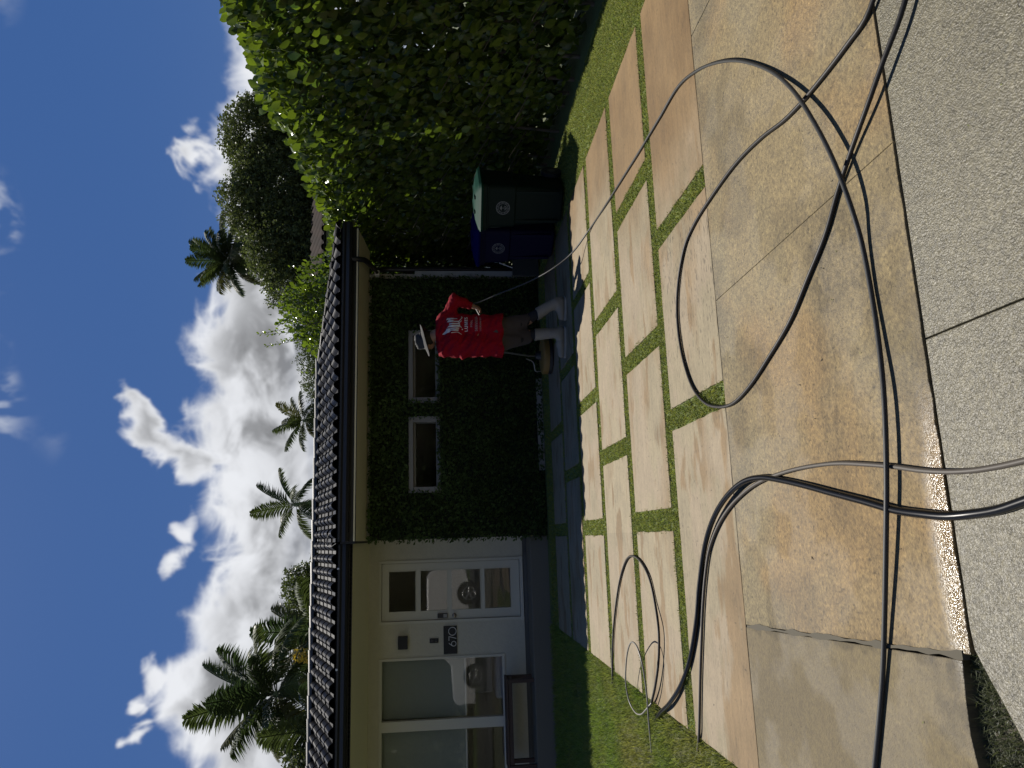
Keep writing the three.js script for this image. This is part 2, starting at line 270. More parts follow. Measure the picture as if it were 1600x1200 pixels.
{
  const patio = new THREE.Group(); patio.name = 'patio'; patio.userData.kind = 'structure'; patio.userData.label = 'patio of large stone slabs set in turf'; scene.add(patio);
  const cuts = [[[0.64, 0.785], [1.915, 2.055]], [[0.0, 0.15], [1.265, 1.41], [2.515, 2.68]], [[0.625, 0.77], [1.885, 2.04]], [[-0.02, 0.14], [1.265, 1.41], [2.49, 2.615]], [[0.62, 0.77], [1.885, 2.04]], [[-0.02, 0.14], [1.265, 1.41], [2.49, 2.615]]];
  cuts.forEach((c, k) => {
    const z1 = -3.706 - 1.07 * k, z0 = z1 - 0.925; let x = -1.21;
    for (const [a, b] of [...c, [3.78, 0]]) {
      slabRects.push([x, a, z0, z1]);
      const n = 4, r = (i) => 0.004 * VAL[(k * 31 + i * 7 + Math.round(x * 50) + 600) & 255];
      const out = [], side = (ax, az, bx, bz, s) => { const m = 14; for (let i = 0; i < m; i++) { const t = i / m, q = 0.0035 * vn2(i * 0.9 + s * 31 + k * 7 + x * 13, s) - 0.006 * Math.max(0, vn2(i * 1.9 + s * 17 + x * 5, k) - 0.72) * 3; out.push([mix(ax, bx, t) + (az === bz ? 0 : q), mix(az, bz, t) + (az === bz ? q : 0)]); } };
      side(x + r(1), z0, a + r(3), z0, 1); side(a + r(3), z0, a + r(3), z1, 2); side(a + r(3), z1, x + r(1), z1, 3); side(x + r(1), z1, x + r(1), z0, 4);
      part('slab', worldUV(prism(out, -0.06, 0.0, 0.004), (px, py, pz) => [(px - PA.x0) / PA.w, (pz - PA.z0) / PA.h]), slabMat, patio); x = b;
    }
  });
}
const onSlab = (x, z, m = 0) => slabRects.some(([a, b, c, d]) => x > a - m && x < b + m && z > c - m && z < d + m);
const turfTex = tex(512, 512, (u, v, o) => { const n = vn2(u * 128, v * 128) * 0.5 + vn2(u * 256, v * 256) * 0.5, k = 0.8 + 0.45 * n; o[0] = 0.12 * k; o[1] = 0.15 * k; o[2] = 0.033 * k; }, true);
const turfMat = std([1, 1, 1], 0.95, { map: turfTex });
structure('turf', worldUV(prism([[-1.21, -10.86], [5.6, -10.86], [5.6, -3.705], [-1.21, -3.705]], -0.08, -0.014), (x, y, z) => [x, z]), turfMat, 'artificial turf between and beside the slabs');
const bladeGeo = (h, w, bend, n, seed) => { const r = rng(seed), list = []; for (let i = 0; i < n; i++) { const a = r() * 6.283, hh = h * (0.7 + 0.6 * r()), b = bend * (0.4 + r()); const g = new THREE.BufferGeometry(); const ca = Math.cos(a), sa = Math.sin(a), ox = (r() - 0.5) * h * 0.9, oz = (r() - 0.5) * h * 0.9; const P = (s, t) => { const out = b * t * t, x = ox + ca * out - sa * s, z = oz + sa * out + ca * s; return [x, hh * t * (1 - 0.25 * t * b / h), z]; }; const v = [...P(-w / 2, 0), ...P(w / 2, 0), ...P(-w * 0.4, 0.55), ...P(w * 0.4, 0.55), ...P(0, 1)]; g.setAttribute('position', new THREE.Float32BufferAttribute(v, 3)); g.setIndex([0, 1, 2, 1, 3, 2, 2, 3, 4]); g.computeVertexNormals(); g.setAttribute('uv', new THREE.Float32BufferAttribute(new Array(10).fill(0), 2)); list.push(g); } return merge(list); };
{
  const r = rng(9), list = [], cols = [], geo = bladeGeo(0.02, 0.0042, 0.014, 6, 3);
  const mat = phys([1, 1, 1], 0.9, { transmission: 0.45, specularIntensity: 0.5, thickness: 0, side: THREE.DoubleSide });
  for (let i = 0; i < 210000; i++) {
    const x = -1.2 + r() * 6.2, z = -10.6 + r() * 6.88; if (onSlab(x, z, 0.004 - 0.016 * r() * sstep(-0.2, 0.3, vn2(x * 14, z * 14)))) continue;
    if (x > 4.75 || (z < -8.2 && r() > 0.35)) continue; if (z < -6.5 && r() > 0.6) continue;
    list.push(mat4(x, -0.016, z, (r() - 0.5) * 0.5, r() * 6.283, (r() - 0.5) * 0.5, 0.8 + 0.6 * r()));
    const k = 0.75 + 0.5 * r(), y = r(); cols.push(C(mix(0.18, 0.27, y) * k, mix(0.24, 0.28, y) * k, 0.045 * k));
  }
  instanced('turf_blades', geo, mat, list, null, cols).userData.label = 'short green pile of the artificial turf';
}
// ---- lawn
const lawnTex = tex(512, 512, (u, v, o) => { const n = fbm2(u * 14, v * 14, 5), k = 0.75 + 0.7 * n; o[0] = 0.10 * k; o[1] = 0.10 * k; o[2] = 0.034 * k; }, true);
structure('lawn', worldUV(prism([[-9, -10.85], [-1.245, -10.85], [-1.245, -3.72], [-9, -3.72]], -0.08, -0.035), (x, y, z) => [x * 0.4, z * 0.4]), std([1, 1, 1], 1, { map: lawnTex }), 'lawn beside the patio');
{
  const r = rng(12), list = [], cols = [], geo = bladeGeo(0.065, 0.006, 0.05, 6, 8);
  const mat = phys([1, 1, 1], 0.9, { transmission: 0.45, specularIntensity: 0.5, thickness: 0, side: THREE.DoubleSide });
  for (let i = 0; i < 46000; i++) {
    const x = -1.235 - 4.2 * Math.pow(r(), 1.2), z = -10.8 + r() * 7.06; if (z < -8.6 && r() > 0.5) continue;
    const thin = fbm2(x * 1.7, z * 1.7, 3); if (r() < sstep(0.05, 0.35, thin) * 0.55) continue;
    list.push(mat4(x, -0.04, z, (r() - 0.5) * 0.6, r() * 6.283, (r() - 0.5) * 0.6, 0.6 + 0.7 * r()));
    const k = 0.7 + 0.6 * r(), y = clamp(0.35 + thin + 0.5 * (r() - 0.5)); cols.push(C(mix(0.17, 0.25, y) * k, mix(0.245, 0.25, y) * k, mix(0.034, 0.055, y) * k));
  }
  instanced('lawn_grass', geo, mat, list, null, cols).userData.label = 'green lawn grass beside the patio';
  // muddy wedge between sidewalk and gutter
  structure('muddy_verge', prism([[-0.30, -2.13], [-4, -2.14], [-4, -0.6], [-1.6, -1.3], [-0.58, -1.925], [-0.36, -2.06]], -0.12, -0.05), std([0.05, 0.042, 0.028], 0.9), 'wedge of wet mud');
  const l2 = [], c2 = [], g2 = bladeGeo(0.05, 0.003, 0.045, 7, 14);
  for (let i = 0; i < 2600; i++) { const x = -0.36 - 1.7 * r(), e = -2.06 - 0.62 * (x + 0.36) * -1; const zt = mix(-2.115, -1.93 + (-(x + 0.58)) * 0.62, r()); if (x > -0.62 && r() > 0.45) continue; l2.push(mat4(x, -0.055, zt, (r() - 0.5), r() * 6.283, (r() - 0.5), 0.5 + 0.6 * r())); const k = 0.5 + 0.6 * r(); c2.push(C(0.09 * k, 0.105 * k, 0.035 * k)); }
  instanced('verge_grass', g2, mat, l2, null, c2).userData.label = 'sparse grass in the muddy wedge beside the gutter';
}
// ================================================================ HOUSE
const plaster = (() => { const t = tex(512, 512, (u, v, o) => { const n = fbm2(u * 60, v * 60, 4), w = fbm2(u * 5, v * 5, 4), k = 1 + 0.06 * n + 0.06 * w; o[0] = 0.50 * k; o[1] = 0.47 * k; o[2] = 0.375 * k; }, true); const b = tex(512, 512, (u, v, o) => { o[0] = o[1] = o[2] = 0.5 + 0.5 * fbm2(u * 90, v * 90, 3); }); return std([1, 1, 1], 0.85, { map: t, bumpMap: b, bumpScale: 0.003 }); })();
const xyUV = (g, s = 0.5) => worldUV(g, (x, y, z) => [x * s + z * s * 0.7, y * s]);
const whitePaint = std([0.53, 0.505, 0.42], 0.5), creamPaint = std([0.82, 0.77, 0.56], 0.8), darkStone = std([0.10, 0.10, 0.09], 0.8), blackMetal = std([0.018, 0.018, 0.02], 0.42), blackMatte = std([0.012, 0.012, 0.013], 0.6);
const glass = phys([1, 1, 1], 0.015, { transmission: 1, thickness: 0, ior: 1.52 });
const glassDoor = phys([1, 1, 1], 0.015, { transmission: 1, thickness: 0, ior: 1.6 });
const house = thing('house', 'single storey house with black barrel tile roof and grey plaster front', 'house', null, [0, 0, 0]);
function wallWithHoles(x0, x1, y0, y1, zFront, thick, holes) {
  const s = new THREE.Shape([[x0, y0], [x1, y0], [x1, y1], [x0, y1]].map(p => new THREE.Vector2(...p)));
  for (const [a, b, c, d] of holes) s.holes.push(new THREE.Path([[a, c], [a, d], [b, d], [b, c]].map(p => new THREE.Vector2(...p))));
  const g = new THREE.ExtrudeGeometry(s, { depth: thick, bevelEnabled: false }); g.translate(0, 0, zFront - thick); return xyUV(g);
}
const WIN = [-4.62, -1.70, 0.62, 2.47], DOOR = [-1.22, -0.31, 0.31, 2.47];
part('wall', wallWithHoles(-5.6, 0.0, 0.31, 2.9, -11.4, 0.15, [WIN, DOOR]), plaster, house, 'grey plaster front wall around the door');
part('plinth', [box(-5.6, -1.225, 0.2, 0.309, -11.55, -11.412), box(-0.305, 0, 0.2, 0.309, -11.55, -11.412)], darkStone, house);
part('wall', wallWithHoles(0.0, 4.05, -0.05, 2.9, -10.86, 0.15, [[0.71, 1.74, 1.58, 1.97], [2.04, 3.07, 1.58, 1.97]]), plaster, house, 'front wall behind the climbing leaves');
part('wall', xyUV(merge([box(3.9, 4.05, -0.05, 2.9, -13.25, -11.012), box(0.002, 0.15, 0, 2.9, -13.1, -11.012), box(-5.6, 4.05, -0.05, 2.9, -13.4, -13.252), box(-5.598, -5.45, 0.31, 2.9, -13.25, -11.552)])), plaster, house);
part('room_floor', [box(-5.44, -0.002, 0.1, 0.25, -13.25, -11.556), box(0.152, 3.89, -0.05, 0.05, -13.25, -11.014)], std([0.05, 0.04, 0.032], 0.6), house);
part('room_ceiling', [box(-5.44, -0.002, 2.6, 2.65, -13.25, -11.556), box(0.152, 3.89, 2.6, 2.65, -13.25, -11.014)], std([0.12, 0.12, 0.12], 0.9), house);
part('corner_post', rbox(3.972, 4.062, 0.04, 1.9, -10.855, -10.755, 0.005), std([0.36, 0.36, 0.33], 0.6), house, 'white post at the end of the leafy wall');
part('base_strip', [box(0.95, 2.35, -0.05, 0.075, -10.855, -10.80)], std([0.42, 0.42, 0.4], 0.8), house, 'pale base strip showing under the leaves');
{
  const st = part('porch_step', xyUV(rbox(-5.6, -0.006, -0.05, 0.25, -11.405, -10.86, 0.012)), std([0.14, 0.125, 0.095], 0.8), house, 'dark concrete porch step');
  part('coping', box(-1.28, -0.25, 0.251, 0.306, -11.55, -11.36), darkStone, st);
}
// soffits, fascia, gutters
function slopeSheet(x0, x1, yA, zA, yB, zB, t = 0.02) { const g = new THREE.BufferGeometry(); const n = V(0, zA - zB, -(yA - yB)).normalize(); const P = [[x0, yA, zA], [x1, yA, zA], [x1, yB, zB], [x0, yB, zB]]; const v = [...P, ...P.map(([x, y, z]) => [x, y + t, z])].flat(); g.setAttribute('position', new THREE.Float32BufferAttribute(v, 3)); g.setIndex([0, 2, 1, 0, 3, 2, 4, 5, 6, 4, 6, 7, 0, 1, 5, 0, 5, 4, 2, 3, 7, 2, 7, 6, 1, 2, 6, 1, 6, 5, 0, 4, 7, 0, 7, 3]); const q = g.toNonIndexed(); q.computeVertexNormals(); return xyUV(q); }
part('soffit', slopeSheet(0.002, 4.42, 2.675, -9.99, 2.60, -10.87), creamPaint, house);
part('soffit', slopeSheet(-5.6, -0.004, 2.745, -10.30, 2.625, -11.42), creamPaint, house);
part('fascia', [slopeSheet(-0.03, 0.0, 2.67, -10.03, 2.62, -11.4, 0.2)], blackMetal, house);
part('fascia', [box(0.0, 4.45, 2.668, 2.885, -10.03, -9.995), box(4.425, 4.46, 2.668, 2.885, -13.3, -10.032)], blackMetal, house);
part('fascia', [box(-5.6, -0.032, 2.738, 2.915, -10.335, -10.30)], blackMetal, house);
function gutterGeo(x0, x1, y, z) { const s = new THREE.Shape([[0, 0], [0.10, 0], [0.125, 0.03], [0.118, 0.075], [0.14, 0.10], [0.14, 0.125], [0.132, 0.125], [0.128, 0.106], [0.105, 0.08], [0.112, 0.036], [0.096, 0.01], [0.01, 0.01], [0.01, 0.125], [0, 0.125]].map(p => new THREE.Vector2(...p))); const g = new THREE.ExtrudeGeometry(s, { depth: x1 - x0, bevelEnabled: false }); g.rotateY(-Math.PI / 2); g.scale(-1, 1, 1); const i = g.attributes.position; for (let k = 0; k < i.count; k += 3) for (const a of ['position', 'normal', 'uv']) { const A = g.attributes[a], n = A.itemSize; for (let c = 0; c < n; c++) { const t = A.array[(k + 1) * n + c]; A.array[(k + 1) * n + c] = A.array[(k + 2) * n + c]; A.array[(k + 2) * n + c] = t; } } g.computeBoundingBox(); const b = g.boundingBox; g.translate(x0 - b.min.x, y - b.min.y, z - b.min.z); g.computeVertexNormals(); return g; }
{
  const gut = part('gutter', gutterGeo(0.0, 4.47, 2.752, -9.992), blackMetal, house);
  const g2 = part('gutter', gutterGeo(-5.6, -0.035, 2.782, -10.297), blackMetal, house);
  for (const x of [-0.35, -1.62, -2.9, -4.2]) part('bracket', rbox(x - 0.012, x + 0.012, 2.89, 2.918, -10.19, -10.150, 0.003), std([0.7, 0.7, 0.68], 0.4), g2);
  part('cable', tube([[-0.02, 2.90, -9.9], [-0.06, 2.99, -10.0], [-0.02, 3.06, -10.1], [0.10, 3.02, -10.06], [0.16, 2.95, -9.96]], 0.006), blackMatte, house);
}
part('downspout', [tube([[3.93, 2.76, -9.93], [3.93, 2.70, -9.935], [3.95, 2.60, -10.02], [4.06, 2.47, -10.72], [4.11, 2.36, -10.82], [4.115, 2.2, -10.84], [4.115, 1.2, -10.84], [4.115, 0.1, -10.84], [4.13, 0.05, -10.8]], 0.04, 8)], blackMetal, house);
// ---- roof
{
  const roof = new THREE.Group(); roof.name = 'roof'; roof.userData.label = 'black glossy barrel tile roof'; house.add(roof);
  const ridgeY = 3.405, ridgeZ = -11.6, deckMat = std([0.015, 0.015, 0.016], 0.9);
  const tri = (a, b, c) => [...a, ...b, ...c];
  const A = [4.47, 2.885, -9.9], B = [2.8, ridgeY, ridgeZ], Cc = [4.47, 2.885, -13.35], D = [-5.6, ridgeY, ridgeZ], F = [0, 2.885, -9.9], G = [0, ridgeY, ridgeZ], L = [0, 2.915, -10.2], K = [-5.6, 2.915, -10.2], N = [-5.6, 2.885, -13.45];
  const g = new THREE.BufferGeometry(); g.setAttribute('position', new THREE.Float32BufferAttribute([...tri(F, A, B), ...tri(F, B, G), ...tri(K, L, G), ...tri(K, G, D), ...tri(A, Cc, B), ...tri(D, B, Cc), ...tri(D, Cc, N), ...tri(F, G, L)], 3)); g.computeVertexNormals(); xyUV(g);
  part('deck', g, deckMat, roof);
  // one barrel tile: pan and roll, thick front edge
  const tileGeo = (seed) => {
    const r = rng(seed), top = [], w = 0.18; for (let i = 0; i <= 12; i++) { const t = i / 12, x = -w / 2 + t * w; const roll = t > 0.28 ? Math.sin((t - 0.28) / 0.72 * Math.PI) : 0; top.push([x, 0.005 + 0.062 * Math.pow(Math.max(0, roll), 0.72)]); }
    const s = new THREE.Shape(); top.forEach(([x, y], i) => i ? s.lineTo(x, y) : s.moveTo(x, y)); for (let i = top.length - 1; i >= 0; i--) s.lineTo(top[i][0], top[i][1] - 0.013);
    const q = new THREE.ExtrudeGeometry(s, { depth: 0.40, bevelEnabled: true, bevelThickness: 0.003, bevelSize: 0.002, bevelSegments: 1, curveSegments: 2 }); q.translate(0, 0, -0.40); return q;
  };
  const tg = tileGeo(1), tmats = [...[[0.007, 0.36], [0.009, 0.42], [0.006, 0.32], [0.011, 0.46]].map(([c, q]) => phys([c, c, c * 1.08], q, { specularIntensity: 0.05 }))], r = rng(3);
  const rows = (x0, x1, yE, zE, hip) => {
    const len = Math.hypot(ridgeY - yE, zE - ridgeZ), ang = Math.atan2(ridgeY - yE, zE - ridgeZ), n = 5, step = (len - 0.06) / n;
    for (let j = 0; j < n; j++) { const s = j * step, z = zE + 0.02 - Math.cos(ang) * s, y = yE + 0.02 + Math.sin(ang) * s;
      for (let x = x0 + 0.09; x < x1 - 0.02; x += 0.18) { if (hip && x + 0.05 > x1 - (zE - z) * 1.0) continue; const m = part('roof_tile', tg, tmats[Math.floor(r() * 4)], roof); m.position.set(x, y + 0.004 * (r() - 0.5), z + 0.008 * (r() - 0.5)); m.rotation.set(ang - 0.045 + 0.008 * (r() - 0.5), 0.012 * (r() - 0.5), 0.02 * (r() - 0.5)); m.scale.z = (step + 0.06) / 0.4; } }
  };
  rows(0, 4.47, 2.885, -9.9, true); rows(-4.3, 0, 2.915, -10.2, false);
  // ridge and hip caps
  const cap = (len) => { const s = new THREE.Shape(); s.absarc(0, 0, 0.085, 0.05, Math.PI - 0.05, false); s.absarc(0, 0, 0.07, Math.PI - 0.05, 0.05, true); const q = new THREE.ExtrudeGeometry(s, { depth: len, bevelEnabled: false, curveSegments: 8 }); const p = q.attributes.position; for (let i = 0; i < p.count; i++) { const k = 1 - 0.16 * (p.getZ(i) / len); p.setX(i, p.getX(i) * k); p.setY(i, p.getY(i) * k); } q.computeVertexNormals(); return q; };
  const cg = cap(0.37), cm = [phys([0.03, 0.031, 0.03], 0.6), phys([0.037, 0.038, 0.036], 0.65)];
  for (let i = 0, x = 2.86; x > -5.4; x -= 0.315, i++) { const m = part('ridge_tile', cg, cm[i & 1], roof); m.position.set(x, ridgeY + 0.03, ridgeZ); m.rotation.set(0, -Math.PI / 2, 0); m.rotation.z = 0.03 * (r() - 0.5); m.rotation.x = -0.03; }
  const hipDir = V(2.8 - 4.47, ridgeY - 2.885, ridgeZ + 9.9), hl = hipDir.length(), hq = new THREE.Quaternion().setFromRotationMatrix(new THREE.Matrix4().lookAt(V(0, 0, 0), hipDir.clone().negate(), V(0, 1, 0)));
  for (let i = 0; i < 8; i++) { const m = part('hip_tile', cg, tmats[i & 3], roof); m.position.set(4.47, 2.885, -9.9).addScaledVector(hipDir, (i + 0.05) / 8); m.position.y += 0.035; m.quaternion.copy(hq); m.scale.set(0.75, 0.75, 0.9); }
}
// ---- front door
{
  const door = new THREE.Group(); door.name = 'door'; door.userData.label = 'white front door with four glass panes'; house.add(door);
  const z = -11.4;
  part('frame', [rbox(-1.222, -1.183, 0.31, 2.472, z - 0.1, z + 0.018, 0.003), rbox(-0.347, -0.308, 0.31, 2.472, z - 0.1, z + 0.018, 0.003), rbox(-1.183, -0.347, 2.435, 2.472, z - 0.1, z + 0.018, 0.003), rbox(-1.235, -0.295, 0.315, 0.362, z - 0.1, z + 0.04, 0.003)], whitePaint, door);
  const leaf = new THREE.Shape([[-1.178, 0.368], [-0.352, 0.368], [-0.352, 2.43], [-1.178, 2.43]].map(p => new THREE.Vector2(...p)));
  const panes = [[1.93, 2.33], [1.462, 1.862], [0.957, 1.397], [0.502, 0.902]];
  for (const [a, b] of panes) leaf.holes.push(new THREE.Path([[-1.052, a], [-1.052, b], [-0.462, b], [-0.462, a]].map(p => new THREE.Vector2(...p))));
  part('leaf_panel', new THREE.ExtrudeGeometry(leaf, { depth: 0.038, bevelEnabled: true, bevelSize: 0.003, bevelOffset: -0.003, bevelThickness: 0.003, bevelSegments: 2 }).translate(0, 0, z - 0.055), whitePaint, door);
  for (const [a, b] of panes) { const p = part('pane', new THREE.PlaneGeometry(0.6, b - a + 0.01).rotateX(0.010).translate(-0.757, (a + b) / 2, z - 0.035), glassDoor, door); part('beading', [box(-1.058, -0.456, a - 0.008, a + 0.004, z - 0.028, z - 0.008), box(-1.058, -0.456, b - 0.004, b + 0.008, z - 0.028, z - 0.008), box(-1.06, -1.046, a, b, z - 0.028, z - 0.008), box(-0.468, -0.454, a, b, z - 0.028, z - 0.008)], whitePaint, door); }
  part('keypad_lock', [rbox(-1.16, -1.09, 1.46, 1.61, z - 0.014, z + 0.022, 0.008)], blackMetal, door);
  part('keypad', [rbox(-1.153, -1.097, 1.465, 1.522, z + 0.02, z + 0.027, 0.004)], std([0.25, 0.25, 0.24], 0.4), door);
  part('handle', [new THREE.LatheGeometry([[0, 0.055], [0.02, 0.054], [0.029, 0.044], [0.029, 0.034], [0.018, 0.026], [0.012, 0.012], [0.03, 0.008], [0.034, 0]].map(p => new THREE.Vector2(...p)), 20).rotateX(Math.PI / 2).translate(-1.13, 1.36, z - 0.012)], std([0.28, 0.24, 0.2], 0.3, { metalness: 0.9 }), door);
}
// ---- big window with roller blinds
{
  const win = new THREE.Group(); win.name = 'window'; win.userData.label = 'large front window with roller blinds half down'; house.add(win);
  const z = -11.4, cols = [[-2.562, -1.738], [-3.53, -2.705], [-4.58, -3.67]];
  const s = new THREE.Shape([[WIN[0], WIN[2]], [WIN[1], WIN[2]], [WIN[1], WIN[3]], [WIN[0], WIN[3]]].map(p => new THREE.Vector2(...p)));
  for (const [a, b] of cols) s.holes.push(new THREE.Path([[a, 0.662], [a, 2.425], [b, 2.425], [b, 0.662]].map(p => new THREE.Vector2(...p))));
  part('frame', new THREE.ExtrudeGeometry(s, { depth: 0.08, bevelEnabled: true, bevelSize: 0.004, bevelOffset: -0.004, bevelThickness: 0.004, bevelSegments: 2 }).translate(0, 0, z - 0.068), whitePaint, win);
  const blindMat = phys([0.24, 0.26, 0.22], 0.95, { transmission: 0.1, thickness: 0 });
  cols.forEach(([a, b], i) => {
    part('pane', new THREE.PlaneGeometry(b - a + 0.01, 1.775).rotateX(0.004 + 0.002 * i).translate((a + b) / 2, 1.543, z - 0.03), glass, win);
    part('blind', [box(a + 0.004, b - 0.004, 1.215, 2.5, z - 0.118, z - 0.114)], blindMat, win, 'grey green roller blind');
    part('blind_rail', [rbox(a + 0.004, b - 0.004, 1.195, 1.218, z - 0.124, z - 0.108, 0.004)], whitePaint, win);
  });
  part('sofa', [rbox(-2.5, -1.78, 0.25, 0.72, -12.9, -12.2, 0.06), rbox(-2.5, -1.78, 0.72, 1.12, -12.9, -12.7, 0.06)], std([0.42, 0.42, 0.41], 0.9), house, 'pale armchair inside the room');
}
for (const [a, b] of [[0.71, 1.74], [2.04, 3.07]]) {
  const w = new THREE.Group(); w.name = 'window'; w.userData.label = 'narrow window set among the wall leaves'; house.add(w);
  const z = -10.86;
  part('frame', [rbox(a - 0.05, b + 0.05, 1.935, 2.0, z - 0.1, z + 0.085, 0.004), rbox(a - 0.05, a + 0.035, 1.575, 1.934, z - 0.1, z + 0.085, 0.004), rbox(b - 0.035, b + 0.05, 1.575, 1.934, z - 0.1, z + 0.085, 0.004), rbox(a - 0.05, b + 0.05, 1.54, 1.574, z - 0.1, z + 0.05, 0.004)], std([0.26, 0.25, 0.225], 0.6), w);
  part('sash', [rbox(a + 0.036, b - 0.036, 1.90, 1.933, z - 0.05, z + 0.02, 0.003), rbox(a + 0.036, b - 0.036, 1.576, 1.60, z - 0.05, z + 0.02, 0.003)], std([0.22, 0.215, 0.19], 0.6), w);
  part('pane', new THREE.PlaneGeometry(b - a - 0.06, 0.33).rotateX(-0.02).translate((a + b) / 2, 1.75, z - 0.03), glass, w);
}
// ---- things on the front wall
{
  const z = -11.4;
  const pl = thing('house_number_plaque', 'black plaque with white number 670 beside the door', 'plaque', null, [-1.4725, 1.325, z]);
  part('plate', rbox(-0.1975, 0.1975, 0, 0.2, 0.001, 0.02, 0.004), blackMatte, pl);
  const w = std([0.8, 0.8, 0.78], 0.5), dz = 0.023, t = 0.0042;
  part('digit', [new THREE.TorusGeometry(0.034, t, 6, 28).translate(-0.055, 0.05, dz), tube([[-0.086, 0.062, dz], [-0.075, 0.085, dz], [-0.045, 0.122, dz]], t, 6)], w, pl, 'number six');
  part('digit', [bar([-0.012, 0.12, dz], [0.05, 0.12, dz], t, 6), bar([0.05, 0.122, dz], [0.018, 0.012, dz], t, 6)], w, pl, 'number seven');
  part('digit', [new THREE.TorusGeometry(0.056, t, 6, 36).translate(0.122, 0.068, dz)], w, pl, 'number zero');
  const lt = thing('wall_lamp', 'small black box lamp above the number plaque', 'lamp', null, [-1.48, 2.05, z]);
  part('housing', rbox(-0.09, 0.09, 0, 0.14, 0.001, 0.085, 0.005), blackMatte, lt);
  part('lens', rbox(-0.07, 0.07, -0.004, 0.004, 0.015, 0.07, 0.002), std([0.4, 0.4, 0.38], 0.4), lt);
  const bell = thing('doorbell', 'black video doorbell above the number plaque', 'doorbell', null, [-1.475, 1.6, z]);
  part('body', rbox(-0.033, 0.033, 0, 0.13, 0.001, 0.024, 0.008), blackMatte, bell);
  part('camera_lens', new THREE.CylinderGeometry(0.012, 0.014, 0.006, 18).rotateX(Math.PI / 2).translate(0, 0.1, 0.026), phys([0.05, 0.05, 0.06], 0.1, { clearcoat: 1 }), bell);
  part('button', new THREE.TorusGeometry(0.013, 0.002, 6, 20).translate(0, 0.035, 0.025), std([0.2, 0.2, 0.2], 0.4), bell);
  const sc = thing('security_camera', 'small white security camera under the eave beside the downspout', 'camera', null, [3.99, 2.43, -10.70]);
  part('bracket', [rbox(-0.03, 0.03, 0.10, 0.16, -0.1, -0.07, 0.005), bar([0, 0.13, -0.07], [0, 0.055, 0.0], 0.01)], std([0.6, 0.6, 0.58], 0.4), sc);
  part('housing', rbox(-0.04, 0.04, 0, 0.075, -0.05, 0.07, 0.012), std([0.7, 0.7, 0.68], 0.4), sc);
  part('lens', new THREE.CylinderGeometry(0.026, 0.028, 0.01, 20).rotateX(Math.PI / 2).translate(0, 0.036, 0.073), phys([0.02, 0.02, 0.02], 0.1, { clearcoat: 1 }), sc);
}
// ---- bench on the porch
{
  const wood = std([0.055, 0.030, 0.024], 0.55), b = thing('porch_bench', 'dark reddish brown wooden bench on the porch step', 'bench', null, [-2.575, 0.25, -11.1]);
  for (let i = 0; i < 5; i++) part('slat', rbox(-0.60, 0.60, 0.372, 0.402, -0.17 + i * 0.07, -0.108 + i * 0.07, 0.006), wood, b);
  for (const s of [-1, 1]) { for (const zz of [-0.145, 0.15]) part('leg', rbox(s * 0.565 - 0.028, s * 0.565 + 0.028, 0, 0.371, zz - 0.025, zz + 0.025, 0.005), wood, b); part('end_rail', rbox(s * 0.565 - 0.02, s * 0.565 + 0.02, 0.30, 0.352, -0.119, 0.124, 0.004), wood, b); }
  for (const zz of [-0.145, 0.15]) part('apron', rbox(-0.536, 0.536, 0.315, 0.37, zz - 0.014, zz + 0.014, 0.004), wood, b);
}
// ================================================================ PLANTS
function leafGeo(len, wid, fold, curl) {   // obovate leaf from the origin along +y, face +z
  const rowsN = 5, v = [], uv = [], idx = [];
  for (let i = 0; i <= rowsN; i++) { const t = i / rowsN, w = wid * 0.5 * Math.pow(Math.sin(Math.PI * Math.pow(t, 1.35) * 0.97 + 0.04), 0.72), y = len * t, z = -curl * t * t; v.push(-w, y, z + fold * w, 0, y, z, w, y, z + fold * w); uv.push(0, t, 0.5, t, 1, t); }
  for (let i = 0; i < rowsN; i++) for (let s = 0; s < 2; s++) { const a = i * 3 + s, b = a + 1, c = a + 3, d = a + 4; idx.push(a, b, d, a, d, c); }
  const g = new THREE.BufferGeometry(); g.setAttribute('position', new THREE.Float32BufferAttribute(v, 3)); g.setAttribute('uv', new THREE.Float32BufferAttribute(uv, 2)); g.setIndex(idx); g.computeVertexNormals(); return g;
}
const leafMat = phys([1, 1, 1], 0.95, { transmission: 0.5, thickness: 0, specularIntensity: 0.25, clearcoat: 0.75, clearcoatRoughness: 0.16, side: THREE.DoubleSide });
const vineMat = phys([1, 1, 1], 1, { transmission: 0.3, thickness: 0, specularIntensity: 0.06, side: THREE.DoubleSide });
const leafCol = (r, warm) => { const k = 0.7 + 0.6 * r(), y = clamp(warm + 0.5 * (r() - 0.5)); return C(mix(0.028, 0.16, y) * k, mix(0.056, 0.23, y) * k, mix(0.010, 0.011, y) * k); };
